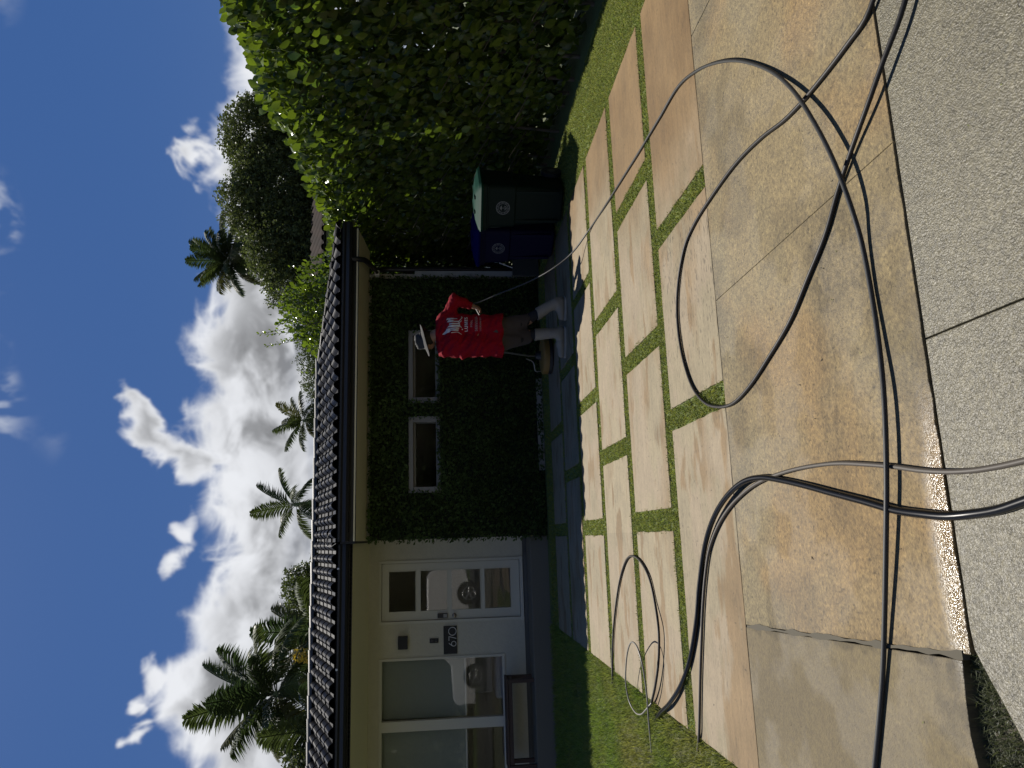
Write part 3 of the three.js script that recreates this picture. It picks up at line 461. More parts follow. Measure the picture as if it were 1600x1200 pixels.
// ---- clipped hedge of broad round leaves along the right of the patio
{
  const hedge = thing('hedge', 'tall clipped hedge of broad glossy round leaves beside the patio turf', 'hedge', null, [5.1, 0, -7.4]);
  const O = hedge.position, r = rng(41), big = leafGeo(0.118, 0.078, 0.22, 0.02), list = [], cols = [], parts = [];
  const faceX = (y, z) => 4.50 + 0.15 * Math.max(0, 2.6 - y) + 0.16 * fbm2(z * 1.3, y * 1.3, 3) + 0.14 * sstep(-7.6, -8.1, z) ;
  const topY = (x, z) => 3.24 + 0.14 * fbm2(x * 2 + 9, z * 1.4, 3) + 0.10 * sstep(-8.6, -10, z) - 0.28 * sstep(-7, -9.8, z);
  const put = (x, y, z, out, s) => {
    // leaves stand out from the shoots, most of them with the face turned outward and up
    const a = Math.atan2(out[0], out[2]) + (r() - 0.5) * 2.2, tilt = 0.25 + 1.5 * r() - 0.7 * (out[1] > 0.5), rollA = (r() - 0.5) * 1.8;
    return mat4(x - O.x, y - O.y, z - O.z, tilt - 0.5, a, rollA, s);
  };
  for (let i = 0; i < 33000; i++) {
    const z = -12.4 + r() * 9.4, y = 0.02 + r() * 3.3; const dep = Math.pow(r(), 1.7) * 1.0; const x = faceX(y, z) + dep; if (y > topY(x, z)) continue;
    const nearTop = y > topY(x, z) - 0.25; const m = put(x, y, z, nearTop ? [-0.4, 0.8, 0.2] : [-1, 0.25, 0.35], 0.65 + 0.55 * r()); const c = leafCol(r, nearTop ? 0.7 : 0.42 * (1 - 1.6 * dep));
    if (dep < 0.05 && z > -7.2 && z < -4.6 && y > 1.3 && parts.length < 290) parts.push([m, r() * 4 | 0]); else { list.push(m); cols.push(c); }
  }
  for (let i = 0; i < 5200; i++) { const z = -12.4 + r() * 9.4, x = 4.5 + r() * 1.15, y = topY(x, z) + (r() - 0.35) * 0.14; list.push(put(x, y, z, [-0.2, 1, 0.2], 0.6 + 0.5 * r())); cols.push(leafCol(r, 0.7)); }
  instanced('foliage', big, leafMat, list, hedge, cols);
  const pm = [[0.04, 0.08, 0.013], [0.07, 0.12, 0.014], [0.11, 0.17, 0.013], [0.03, 0.06, 0.012]].map(c => { const m = leafMat.clone(); m.color = C(...c); return m; });
  for (const [m, k] of parts) { const l = part('leaf', big, pm[k], hedge); m.decompose(l.position, l.quaternion, l.scale); }
  const bark = std([0.09, 0.075, 0.055], 0.9), stems = [];
  for (let i = 0; i < 26; i++) { const z = -12.2 + i * 0.36 + 0.1 * (r() - 0.5), x = 5.05 + 0.15 * (r() - 0.5); const st = [tube([[x - O.x, -0.05, z - O.z], [x - O.x + 0.03, 0.8, z - O.z + 0.05 * r()], [x - O.x - 0.05, 1.7, z - O.z], [x - O.x, 2.9, z - O.z + 0.1 * (r() - 0.5)]], 0.022, 6)]; for (let k = 0; k < 6; k++) { const y = 0.4 + k * 0.42; st.push(bar([x - O.x, y, z - O.z], [x - O.x - 0.3 - 0.2 * r(), y + 0.25, z - O.z + (r() - 0.5) * 0.4], 0.009, 5, 0.004)); } part('stem', st, bark, hedge); }
}
// ---- looser shrub of the same kind rising behind the eave
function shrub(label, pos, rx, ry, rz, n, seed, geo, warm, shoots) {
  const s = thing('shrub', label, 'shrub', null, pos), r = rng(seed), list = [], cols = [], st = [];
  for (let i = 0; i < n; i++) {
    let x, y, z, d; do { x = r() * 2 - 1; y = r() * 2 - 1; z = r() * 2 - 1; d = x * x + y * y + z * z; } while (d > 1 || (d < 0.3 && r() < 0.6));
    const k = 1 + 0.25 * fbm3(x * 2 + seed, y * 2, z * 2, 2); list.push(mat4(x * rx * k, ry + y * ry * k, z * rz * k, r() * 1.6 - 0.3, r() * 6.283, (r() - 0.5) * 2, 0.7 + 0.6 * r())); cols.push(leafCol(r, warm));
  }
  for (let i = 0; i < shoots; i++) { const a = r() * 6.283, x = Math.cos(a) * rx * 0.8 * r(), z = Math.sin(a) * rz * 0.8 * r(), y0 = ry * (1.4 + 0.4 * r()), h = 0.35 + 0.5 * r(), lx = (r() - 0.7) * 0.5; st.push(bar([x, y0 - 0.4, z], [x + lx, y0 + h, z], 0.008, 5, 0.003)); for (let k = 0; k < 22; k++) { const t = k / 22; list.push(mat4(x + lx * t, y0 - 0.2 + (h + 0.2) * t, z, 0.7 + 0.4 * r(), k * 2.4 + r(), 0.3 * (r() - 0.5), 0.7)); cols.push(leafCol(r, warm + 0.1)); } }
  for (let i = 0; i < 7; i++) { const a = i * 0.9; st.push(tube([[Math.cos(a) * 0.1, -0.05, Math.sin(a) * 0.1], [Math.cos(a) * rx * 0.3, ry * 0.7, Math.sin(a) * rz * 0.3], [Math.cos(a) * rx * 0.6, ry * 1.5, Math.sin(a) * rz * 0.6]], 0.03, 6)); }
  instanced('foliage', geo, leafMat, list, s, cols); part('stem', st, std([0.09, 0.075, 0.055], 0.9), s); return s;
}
const roundLeaf = leafGeo(0.10, 0.066, 0.2, 0.015);
shrub('loose leafy shrub with upright shoots rising behind the black eave', [4.65, 0, -14.6], 1.5, 2.38, 0.95, 7600, 61, roundLeaf, 0.6, 40);
// dark side hedge at the end of the passage behind the bins
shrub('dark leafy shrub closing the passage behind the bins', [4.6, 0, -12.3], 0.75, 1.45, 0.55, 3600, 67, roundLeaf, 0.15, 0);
// ---- wall of climbing leaves
{
  const ivy = thing('climbing_plant', 'dark wall of small climbing leaves covering the house front', 'climbing plant', null, [2, 0, -10.84]);
  const r = rng(23), geo = leafGeo(0.05, 0.028, 0.2, 0.01), list = [], cols = [];
  const hole = (x, y) => (y > 1.57 && y < 2.0 && ((x > 0.69 && x < 1.76) || (x > 2.02 && x < 3.09)));
  for (let i = 0; i < 34000; i++) {
    const x = -0.03 + r() * 4.0 + 0.012 * vn2(i, 3), y = -0.01 + r() * 2.58; if (hole(x, y)) continue;
    
    if (x > 0.9 && x < 2.6 && Math.abs(y - (0.075 + 0.03 * vn2(x * 3, 1))) < 0.035 && vn2(x * 11, 7) + 0.5 * vn2(x * 40, y * 60) > 0.1) continue;
    const b = 0.015 + 0.11 * r() + 0.04 * fbm2(x * 3, y * 3, 3);
    list.push(mat4(x - 2, y, b, 0.5 + 1.3 * r(), (r() - 0.5) * 2.2, (r() - 0.5) * 3.0, 0.6 + 0.7 * r())); const k = 0.65 + 0.6 * r(); const w = 0.5 * fbm2(x * 2.2, y * 2.2, 3) + 1; cols.push(C(0.10 * k * w, 0.155 * k * w, 0.055 * k * w));
  }
  instanced('foliage', geo, vineMat, list, ivy, cols);
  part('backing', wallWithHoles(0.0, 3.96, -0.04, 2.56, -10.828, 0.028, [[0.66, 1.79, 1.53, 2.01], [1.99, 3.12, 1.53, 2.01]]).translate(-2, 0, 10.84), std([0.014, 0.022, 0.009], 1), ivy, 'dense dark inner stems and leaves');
  const vines = []; for (let i = 0; i < 22; i++) { let x = -1.9 + i * 0.175, pts = []; for (let y = 0; y <= 2.5; y += 0.25) { x += (r() - 0.5) * 0.09; if (hole(x + 2, y)) break; pts.push([x, y, 0.012]); } if (pts.length > 2) vines.push(tube(pts, 0.006, 5, false, 3)); }
  part('vine_stems', vines, std([0.05, 0.04, 0.03], 0.9), ivy);
}
// ---- palms
function frondGeo(L, droop, seed, wid = 0.26) {
  const r = rng(seed), pts = [], N = 10; for (let i = 0; i <= N; i++) { const t = i / N; pts.push(V(0, L * (0.10 + 0.28) * t * (1 - t * droop), -L * t * (1 - 0.12 * t * droop))); }
  const c = new THREE.CatmullRomCurve3(pts), list = [new THREE.TubeGeometry(c, 14, 0.016, 5)];
  const n = 62, v = [], idx = [];
  for (let i = 0; i < n; i++) for (const s of [-1, 1]) {
    const t = 0.10 + 0.9 * (i + 0.3 * r()) / n, p = c.getPoint(t), tan = c.getTangent(t), len = L * wid * Math.pow(Math.sin(Math.PI * (0.12 + 0.86 * t)), 0.6) * (0.85 + 0.3 * r()), w = 0.022 + 0.012 * r();
    const side = V(s, 0, 0), d = side.clone().multiplyScalar(0.8).addScaledVector(tan, 0.55 + 0.3 * r()).add(V(0, -0.10 - 0.25 * r(), 0)).normalize(), mid = p.clone().addScaledVector(d, len * 0.55), tip = p.clone().addScaledVector(d, len).add(V(0, -len * (0.22 + 0.3 * r()), 0)), off = tan.clone().multiplyScalar(w);
    const k = v.length / 3; for (const q of [p.clone().sub(off.clone().multiplyScalar(0.5)), p.clone().add(off.clone().multiplyScalar(0.5)), mid.clone().sub(off), mid.clone().add(off), tip]) v.push(q.x, q.y, q.z); idx.push(k, k + 1, k + 2, k + 1, k + 3, k + 2, k + 2, k + 3, k + 4);
  }
  const g = new THREE.BufferGeometry(); g.setAttribute('position', new THREE.Float32BufferAttribute(v, 3)); g.setIndex(idx); g.computeVertexNormals(); g.setAttribute('uv', new THREE.Float32BufferAttribute(new Float32Array(v.length / 3 * 2), 2)); list.push(g); return merge(list);
}
const frondMats = [[0.042, 0.066, 0.017], [0.060, 0.084, 0.020], [0.032, 0.054, 0.017], [0.085, 0.090, 0.024]].map(c => phys(c, 0.92, { transmission: 0.4, thickness: 0, specularIntensity: 0.35, clearcoat: 0.12, clearcoatRoughness: 0.35, side: THREE.DoubleSide }));
const frondSet = [frondGeo(2.2, 0.9, 1), frondGeo(2.2, 1.15, 2), frondGeo(2.2, 1.45, 3), frondGeo(2.2, 0.6, 4)];
const palmBark = std([0.20, 0.18, 0.15], 0.95);
function palm(label, pos, h, crown, n, seed, spread = 1) {
  const p = thing('palm_tree', label, 'palm tree', 'palm trees rising behind the house', pos), r = rng(seed);
  const pts = []; for (let i = 0; i <= 6; i++) { const t = i / 6; pts.push([0.25 * Math.sin(t * 1.5 + seed) * t, h * t, 0.1 * Math.cos(seed) * t]); }
  const e = pts[6]; part('trunk', [tube(pts, 0.13, 8)], palmBark, p);
  part('crownshaft', [new THREE.CylinderGeometry(0.07, 0.15, 0.9, 10).translate(e[0], e[1] + 0.3, e[2])], std([0.09, 0.13, 0.05], 0.6), p);
  for (let i = 0; i < n; i++) {
    const up = i / n, m = part('frond', frondSet[up > 0.75 ? 3 : up > 0.45 ? 0 : up > 0.2 ? 1 : 2], frondMats[Math.floor(r() * 4)], p);
    m.position.set(e[0], e[1] + 0.65 + 0.08 * up, e[2]); m.rotation.order = 'YXZ'; m.rotation.set(mix(-0.75, 1.05, up) * spread + 0.2 * (r() - 0.5), i * 2.39996 + 0.4 * r(), 0.3 * (r() - 0.5)); m.scale.setScalar(crown / 2.2 * (0.85 + 0.3 * r()));
  }
  part('spear', [bar([e[0], e[1] + 0.6, e[2]], [e[0] + 0.05, e[1] + 0.6 + crown * 0.6, e[2]], 0.02, 5, 0.004)], frondMats[1], p); return p;
}
palm('palm with a dense dark crown towering over the broadleaf tree', [12.1, -0.05, -30], 9.7, 1.85, 38, 3);
palm('small palm beside the low far trees above the roof ridge', [5.55, -0.05, -34], 7.2, 1.6, 15, 8);
palm('slim palm with a bare spear standing alone above the ridge', [1.06, -0.05, -26], 5.9, 1.5, 11, 13, 1.1);
palm('large palm with long arching fronds rising behind the ridge over the porch', [-3.4, -0.05, -19], 4.9, 2.0, 24, 21);
palm('bushy palm half sunk behind the ridge next to the yellow flowering crown', [-2.2, -0.05, -21.5], 4.2, 1.9, 20, 34);
palm('bushy palm with ragged fronds close behind the ridge above the window', [-4.0, -0.05, -17.2], 3.0, 1.7, 18, 39);
// ---- broadleaf trees
function clump(len, wid, n, seed, spread) { const r = rng(seed), l = []; for (let i = 0; i < n; i++) { const g = leafGeo(len * (0.7 + 0.6 * r()), wid, 0.15, 0.01); g.applyMatrix4(mat4((r() - 0.5) * spread, (r() - 0.5) * spread, (r() - 0.5) * spread, r() * 3, r() * 6.283, r() * 2 - 1, 1)); l.push(g); } return merge(l); }
const treeLeaf = phys([1, 1, 1], 0.9, { transmission: 0.45, thickness: 0, specularIntensity: 0.3, clearcoat: 0.2, clearcoatRoughness: 0.3, side: THREE.DoubleSide });
const clumpSmall = clump(0.085, 0.04, 7, 5, 0.26), bark = std([0.10, 0.085, 0.065], 0.95);
const clumpBig = clump(0.26, 0.16, 8, 6, 0.8);
function tree(label, pos, blobs, per, seed, tone, trunkH, group, geo = clumpSmall) {
  const t = thing('tree', label, 'tree', group, pos), r = rng(seed), list = [], cols = [], limbs = [];
  limbs.push(tube([[0, -0.1, 0], [0.1, trunkH * 0.5, 0.05], [0, trunkH, 0]], 0.16, 8));
  for (const [bx, by, bz, br, sy = 0.85] of blobs) {
    limbs.push(tube([[0, trunkH * 0.85, 0], [bx * 0.5, mix(trunkH, by, 0.6), bz * 0.5], [bx, by, bz]], 0.055, 6, false, 4));
    for (let q = 0; q < 6; q++) { const a = r() * 6.283; limbs.push(bar([bx, by - br * 0.3, bz], [bx + Math.cos(a) * br * 0.8, by + br * (r() - 0.2) * 0.7, bz + Math.sin(a) * br * 0.8], 0.025, 5, 0.008)); }
    const n = Math.round(per * br * br);
    for (let i = 0; i < n; i++) { const a = r() * 6.283, c = r() * 2 - 1, s = Math.sqrt(1 - c * c), d = 0.45 + 0.6 * Math.pow(r(), 0.6); const lump = 1 + 0.30 * fbm3(Math.cos(a) * s * 2.5 + bx, c * 2.5 + by, Math.sin(a) * s * 2.5 + seed, 3); if (fbm3(Math.cos(a) * s * 3 + bx * 3, c * 3 + seed, Math.sin(a) * s * 3, 2) < -0.22) continue; list.push(mat4(bx + Math.cos(a) * s * br * d * lump, by + c * br * sy * d * lump, bz + Math.sin(a) * s * br * d * lump, r() * 3, r() * 6.283, r() * 3, 0.7 + 0.7 * r())); const k = 0.6 + 0.7 * r(); cols.push(C(tone[0] * k, tone[1] * k, tone[2] * k)); }
  }
  part('trunk', limbs, bark, t); instanced('crown', geo, treeLeaf, list, t, cols); return t;
}
const farTrees = 'trees behind the house';
tree('broad dark green tree with fine leaves standing over the hedge', [10.6, -0.05, -21], [[0, 6.3, 0, 1.6], [1.4, 7.0, 0.3, 1.2], [-1.3, 5.6, 0.2, 1.3], [2.2, 5.6, 0, 1.4], [-2.2, 5.2, 0, 1.1], [0.6, 4.9, 0.5, 1.5], [-1.4, 4.0, 0.6, 1.4], [1.6, 3.6, 0.6, 1.5], [3.6, 5.0, 0, 1.3], [-2.9, 3.6, 0.4, 1.2], [-0.6, 7.2, 0, 1.0], [3.0, 6.3, -0.3, 1.0], [-3.0, 4.6, 0.2, 1.0], [2.6, 4.4, 0.4, 1.3], [-3.0, 5.9, 0, 0.9], [-2.2, 6.6, 0, 0.8], [-3.7, 5.2, 0, 0.7]], 1500, 71, [0.088, 0.112, 0.028], 4.2, farTrees);
tree('low feathery tree above the roof ridge next to the hip', [8.2, -0.05, -33], [[0, 7.2, 0, 1.0], [1.2, 7.5, 0, 0.9], [-1.1, 7.1, 0, 0.9], [-2.2, 6.8, 0, 0.9], [2.3, 7.2, 0, 0.9], [0.3, 6.3, 0, 1.2], [-3.2, 6.5, 0, 0.8]], 520, 73, [0.07, 0.095, 0.026], 5, farTrees);
tree('small round crowned tree with yellow green leaves above the ridge over the door', [-1.9, -0.05, -24], [[0, 5.6, 0, 0.95], [0.6, 6.0, 0, 0.65], [-0.8, 5.6, 0, 0.9], [0.9, 5.2, 0, 0.8], [-1.8, 5.2, 0, 0.9], [-2.8, 5.0, 0, 0.9]], 900, 79, [0.08, 0.105, 0.026], 4, farTrees);
tree('bright leafy tree close behind the ridge above the porch bench', [-4.9, -0.05, -17], [[0, 4.3, 0, 0.9], [0.8, 4.0, 0, 0.8], [-0.9, 4.5, 0, 0.9], [-1.9, 4.3, 0, 0.9]], 900, 83, [0.09, 0.115, 0.028], 3, farTrees);
tree('dense tree mass low behind the middle of the ridge', [3.6, -0.05, -38], [[0, 6.6, 0, 1.0], [1.5, 7.0, 0, 1.0], [2.9, 7.2, 0, 0.9]], 420, 89, [0.055, 0.075, 0.03], 5, farTrees);
{ // yellow flower spray
  const fl = thing('flowering_plant', 'spray of yellow flowers showing above the ridge', 'flowers', null, [-2.55, 0, -18.2]), r = rng(5), l = [];
  part('stem', bar([0, -0.05, 0], [0, 4.75, 0], 0.02, 6, 0.008), bark, fl);
  for (let i = 0; i < 160; i++) l.push(mat4((r() - 0.5) * 0.3, 4.55 + r() * 0.45, (r() - 0.5) * 0.3, r() * 3, r() * 6, r() * 3, 0.7)); instanced('blossoms', roundLeaf, phys([0.5, 0.36, 0.03], 0.9, { transmission: 0.4, thickness: 0, side: THREE.DoubleSide }), l, fl);
}
// ---- neighbour's house with brown tiles
{
  const nb = thing('neighbour_house', 'neighbouring house with brown barrel tiles between hedge and tree', 'house', null, [8.95, 0, -17.5]);
  part('wall', box(-1.9, 3.0, -0.05, 4.35, -4, 0), std([0.30, 0.34, 0.36], 0.8), nb);
  const rf = part('roof', slopeSheet(-2.2, 3.2, 4.33, 0.35, 4.95, -1.6, 0.03), std([0.010, 0.006, 0.005], 0.95), nb);
  const ro = new THREE.CylinderGeometry(0.1, 0.11, 0.5, 10, 1, true, 0, Math.PI).rotateZ(Math.PI / 2).rotateY(Math.PI / 2), br = [phys([0.014, 0.008, 0.006], 0.9, { specularIntensity: 0.2 }), phys([0.02, 0.011, 0.008], 0.9, { specularIntensity: 0.2 })];
  for (let j = 0; j < 4; j++) for (let i = 0; i < 22; i++) { const m = part('roof_tile', ro, br[(i + j) & 1], rf); m.position.set(-2.1 + i * 0.24, 4.39 + j * 0.15, 0.12 - j * 0.47); m.rotation.set(0.3, 0, 0); }
}
// ================================================================ THINGS
// ---- wheeled bins
function loft(rings, seg = 4) {   // rings of [y, halfW, halfD, cx, cz, corner radius]
  const v = [], idx = []; const ring = ([y, w, d, cx, cz, rad]) => { const out = []; for (const [sx, sz, a0] of [[1, 1, 0], [-1, 1, Math.PI / 2], [-1, -1, Math.PI], [1, -1, 1.5 * Math.PI]]) for (let i = 0; i <= seg; i++) { const a = a0 + i / seg * Math.PI / 2; out.push([cx + sx * (w - rad) + Math.cos(a) * rad, y, cz + sz * (d - rad) + Math.sin(a) * rad]); } return out; };
  const R = rings.map(ring), n = R[0].length; R.forEach(q => q.forEach(p => v.push(...p)));
  for (let k = 0; k < R.length - 1; k++) for (let i = 0; i < n; i++) { const j = (i + 1) % n, a = k * n + i, b = k * n + j, c = a + n, d = b + n; idx.push(a, c, b, b, c, d); }
  const cb = v.length / 3; v.push(rings[0][3], rings[0][0], rings[0][4], rings.at(-1)[3], rings.at(-1)[0], rings.at(-1)[4]); for (let i = 0; i < n; i++) { const j = (i + 1) % n; idx.push(cb, i, j, cb + 1, (R.length - 1) * n + j, (R.length - 1) * n + i); }
  let g = new THREE.BufferGeometry(); g.setAttribute('position', new THREE.Float32BufferAttribute(v, 3)); g.setIndex(idx); g = g.toNonIndexed(); g.computeVertexNormals(); g.setAttribute('uv', new THREE.Float32BufferAttribute(new Float32Array(g.attributes.position.count * 2), 2)); return g;
}
const sealTex = (() => {
  const c = document.createElement('canvas'); c.width = c.height = 256; const x = c.getContext('2d'); x.clearRect(0, 0, 256, 256); x.strokeStyle = x.fillStyle = '#ffffff'; x.lineWidth = 7; x.beginPath(); x.arc(128, 128, 120, 0, 7); x.stroke(); x.lineWidth = 4; x.beginPath(); x.arc(128, 128, 80, 0, 7); x.stroke();
  for (let i = 0; i < 34; i++) { const a = i / 34 * 6.283; x.save(); x.translate(128 + Math.cos(a) * 100, 128 + Math.sin(a) * 100); x.rotate(a + 1.57); x.fillRect(-5, -11, i % 3 ? 3 : 9, 22); x.fillRect(-5, i % 2 ? -11 : 7, 10, 4); x.restore(); }
  x.lineWidth = 8; x.beginPath(); x.moveTo(128, 62); x.lineTo(128, 196); x.stroke(); x.beginPath(); x.moveTo(88, 168); x.quadraticCurveTo(128, 200, 168, 168); x.stroke();
  for (let i = 0; i < 9; i++) { const a = -Math.PI + i * Math.PI / 8; x.lineWidth = 5; x.beginPath(); x.moveTo(128, 100); x.lineTo(128 + Math.cos(a) * 46, 100 + Math.sin(a) * 34 + 8); x.stroke(); } x.fillRect(84, 150, 30, 6); x.fillRect(142, 150, 30, 6);
  const t = new THREE.CanvasTexture(c); t.colorSpace = THREE.SRGBColorSpace; return t;
})();
function bin(label, color, lidColor, pos, turn) {
  const b = thing('wheeled_bin', label, 'bin', null, pos); b.rotation.y = turn;
  const body = phys(color, 0.6, { specularIntensity: 0.35 }), lid = phys(lidColor, 0.6, { specularIntensity: 0.1 });
  part('body', loft([[0.03, 0.205, 0.215, 0, 0, 0.05], [0.05, 0.215, 0.225, 0, 0, 0.05], [0.60, 0.248, 0.262, 0, 0, 0.055], [0.62, 0.262, 0.275, 0, 0, 0.055], [0.95, 0.275, 0.29, 0, 0, 0.055], [0.955, 0.295, 0.31, 0, 0, 0.055], [1.0, 0.297, 0.312, 0, 0, 0.055]]), body, b);
  part('rib', [rbox(-0.272, 0.272, 0.93, 0.952, 0.255, 0.296, 0.006), rbox(-0.2, -0.16, 0.08, 0.9, 0.225, 0.268, 0.01), rbox(0.16, 0.2, 0.08, 0.9, 0.225, 0.268, 0.01)], body, b);
  const l = part('lid', loft([[1.0, 0.30, 0.335, 0, 0.01, 0.06], [1.025, 0.305, 0.34, 0, 0.01, 0.06], [1.05, 0.285, 0.315, 0, 0.0, 0.06], [1.085, 0.20, 0.22, 0, 0.0, 0.06], [1.10, 0.12, 0.14, 0, 0, 0.05]]), lid, b);
  part('rib', [rbox(-0.11, -0.07, 1.06, 1.105, -0.2, 0.22, 0.01), rbox(0.07, 0.11, 1.06, 1.105, -0.2, 0.22, 0.01)], lid, l);
  part('handle', [bar([-0.24, 1.0, -0.375], [0.24, 1.0, -0.375], 0.016), rbox(-0.25, -0.22, 0.96, 1.02, -0.38, -0.3, 0.006), rbox(0.22, 0.25, 0.96, 1.02, -0.38, -0.3, 0.006)], body, b);
  for (const s of [-1, 1]) { const w = part('wheel', [new THREE.CylinderGeometry(0.125, 0.125, 0.05, 24).rotateZ(Math.PI / 2).translate(s * 0.25, 0.125, -0.26)], std([0.02, 0.02, 0.02], 0.8), b); part('hub', [new THREE.CylinderGeometry(0.05, 0.05, 0.056, 16).rotateZ(Math.PI / 2).translate(s * 0.25, 0.125, -0.26)], std([0.05, 0.05, 0.05], 0.6), w); }
  part('axle', bar([-0.25, 0.125, -0.26], [0.25, 0.125, -0.26], 0.012), blackMetal, b);
  part('emblem', new THREE.CircleGeometry(0.085, 32).rotateX(-0.045).translate(0, 0.76, 0.296), std([0.22, 0.235, 0.23], 0.6, { map: sealTex, transparent: true, alphaTest: 0.4 }), b, 'pale round emblem');
  return b;
}
bin('green wheeled bin with a pale round emblem in front of the blue bin', [0.002, 0.010, 0.0075], [0.004, 0.032, 0.022], [4.06, -0.01, -8.27], -0.82);
bin('blue wheeled bin with a pale round emblem behind the green bin', [0.0015, 0.002, 0.024], [0.002, 0.004, 0.06], [3.93, -0.01, -9.05], -1.05);
{ const g = thing('side_gate', 'low dark gate board with a pale rod beside the blue bin', 'gate', null, [3.95, 0, -10.4]); part('board', rbox(-0.1, 0.55, 0.02, 0.42, -0.02, 0.02, 0.004), std([0.03, 0.035, 0.035], 0.7), g); part('rod', bar([0.02, 0.42, 0.03], [0.09, 0.62, 0.05], 0.009), std([0.55, 0.55, 0.52], 0.5), g); }

// ---- hoses
const hosePath1 = [[2.771, 1.123, -8.48], [2.785, 1.018, -8.4], [2.814, 0.814, -8.2], [2.816, 0.547, -7.85], [2.828, 0.309, -7.45], [2.893, 0.131, -7.15], [2.971, 0.02, -6.719], [2.887, 0.011, -5.905], [2.83, 0.011, -5.328], [2.783, 0.011, -4.845], [2.744, 0.011, -4.357], [2.712, 0.011, -3.949], [2.596, 0.011, -3.625], [2.453, 0.011, -3.356], [2.301, 0.011, -3.128], [2.141, 0.011, -2.935], [1.974, 0.014, -2.763], [1.773, 0.03, -2.595], [1.587, 0.045, -2.473], [1.409, 0.05, -2.382], [1.261, 0.05, -2.325], [1.107, 0.04, -2.292], [0.985, 0.022, -2.29], [0.805, 0.014, -2.286], [0.618, 0.018, -2.276], [0.418, 0.028, -2.273], [0.165, 0.032, -2.311], [-0.086, 0.028, -2.379], [-0.299, 0.02, -2.448], [-0.494, 0.013, -2.515], [-0.696, 0.011, -2.592], [-0.834, 0.011, -2.647], [-1.022, 0.011, -2.722]];
const hosePath2 = [[1.801, 0.011, -1.966], [1.784, 0.011, -2.018], [1.731, 0.011, -2.108], [1.72, 0.011, -2.222], [1.712, 0.011, -2.36], [1.712, 0.011, -2.564], [1.727, 0.011, -2.734], [1.773, 0.011, -2.952], [1.805, 0.011, -3.248], [1.793, 0.011, -3.614], [1.764, 0.011, -3.885], [1.703, 0.011, -4.076], [1.536, 0.011, -4.243], [1.348, 0.011, -4.315], [1.113, 0.011, -4.297], [0.86, 0.011, -4.166], [0.717, 0.011, -3.98], [0.651, 0.011, -3.776], [0.634, 0.011, -3.573], [0.675, 0.011, -3.361], [0.761, 0.011, -3.125], [0.869, 0.011, -2.877], [0.991, 0.011, -2.696], [1.111, 0.011, -2.525], [1.236, 0.012, -2.4], [1.326, 0.018, -2.28], [1.415, 0.028, -2.14], [1.505, 0.03, -2.022], [1.585, 0.025, -1.924], [1.654, 0.02, -1.866], [1.714, 0.011, -1.828]];
const hosePath3 = [[0.161, -0.004, -1.643], [0.15, -0.004, -1.767], [0.144, -0.004, -1.858], [0.142, -0.002, -1.954], [0.147, 0.006, -2.05], [0.161, 0.012, -2.158], [0.187, 0.012, -2.302], [0.211, 0.012, -2.466], [0.231, 0.012, -2.634], [0.24, 0.012, -2.829], [0.239, 0.012, -3.024], [0.228, 0.012, -3.216], [0.206, 0.012, -3.397], [0.17, 0.012, -3.559], [0.111, 0.012, -3.741], [0.019, 0.012, -3.928], [-0.113, 0.012, -4.098], [-0.258, 0.012, -4.196], [-0.442, 0.012, -4.283], [-0.628, 0.012, -4.351], [-0.852, 0.012, -4.428], [-1.04, 0.012, -4.485], [-1.193, 0.012, -4.534], [-1.312, -0.01, -4.648]];
const hosePath4 = [[0.073, 0.001, -1.657], [0.047, 0.001, -1.784], [0.029, 0.001, -1.877], [0.021, 0.003, -1.975], [0.018, 0.012, -2.071], [0.028, 0.017, -2.181], [0.044, 0.017, -2.309], [0.082, 0.017, -2.488], [0.124, 0.017, -2.697], [0.164, 0.017, -2.89], [0.205, 0.017, -3.113], [0.232, 0.02, -3.3], [0.23, 0.028, -3.467], [0.196, 0.035, -3.619], [0.124, 0.035, -3.813], [0.02, 0.028, -4.002], [-0.114, 0.02, -4.159], [-0.336, 0.017, -4.308], [-0.525, 0.017, -4.399], [-0.768, 0.017, -4.575], [-0.953, 0.02, -4.784], [-1.121, 0.03, -5.05], [-1.22, 0.02, -5.284], [-1.337, -0.01, -5.559]];
const hosePath5 = [[-1.276, -0.01, -5.678], [-1.206, 0.02, -5.52], [-1.057, 0.03, -5.349], [-0.866, 0.03, -5.222], [-0.67, 0.03, -5.172], [-0.488, 0.012, -5.283], [-0.338, 0.012, -5.377], [-0.231, 0.012, -5.561], [-0.184, 0.012, -5.798], [-0.21, 0.012, -6.011], [-0.359, 0.012, -6.271], [-0.586, 0.012, -6.496], [-0.877, 0.012, -6.696], [-1.106, 0.012, -6.783], [-1.265, 0.012, -6.825], [-1.364, -0.01, -6.947]];
const hosePath6 = [[-1.585, 0.0, -5.687], [-1.314, 0.04, -5.561], [-1.101, 0.09, -5.377], [-0.894, 0.13, -5.296], [-0.804, 0.14, -5.356], [-0.783, 0.14, -5.495], [-0.847, 0.13, -5.665], [-1.016, 0.1, -5.909], [-1.18, 0.08, -6.033], [-1.302, 0.06, -6.041], [-1.355, 0.05, -5.915], [-1.335, 0.05, -5.741], [-1.261, 0.05, -5.563], [-1.203, 0.03, -5.484]];
const rubber = phys([0.022, 0.020, 0.018], 0.5, { specularIntensity: 0.45 }), rubberGrey = phys([0.062, 0.053, 0.042], 0.55, { specularIntensity: 0.6 }), rubberBlack = phys([0.005, 0.005, 0.005], 0.28, { specularIntensity: 0.5 }), greyHose = phys([0.15, 0.155, 0.16], 0.45);
solo('hose', tube(hosePath1, 0.0090, 10), phys([0.038, 0.038, 0.036], 0.5, { specularIntensity: 0.45 }), 'grey pressure hose running from the worker over the patio to the gutter', 'hose');
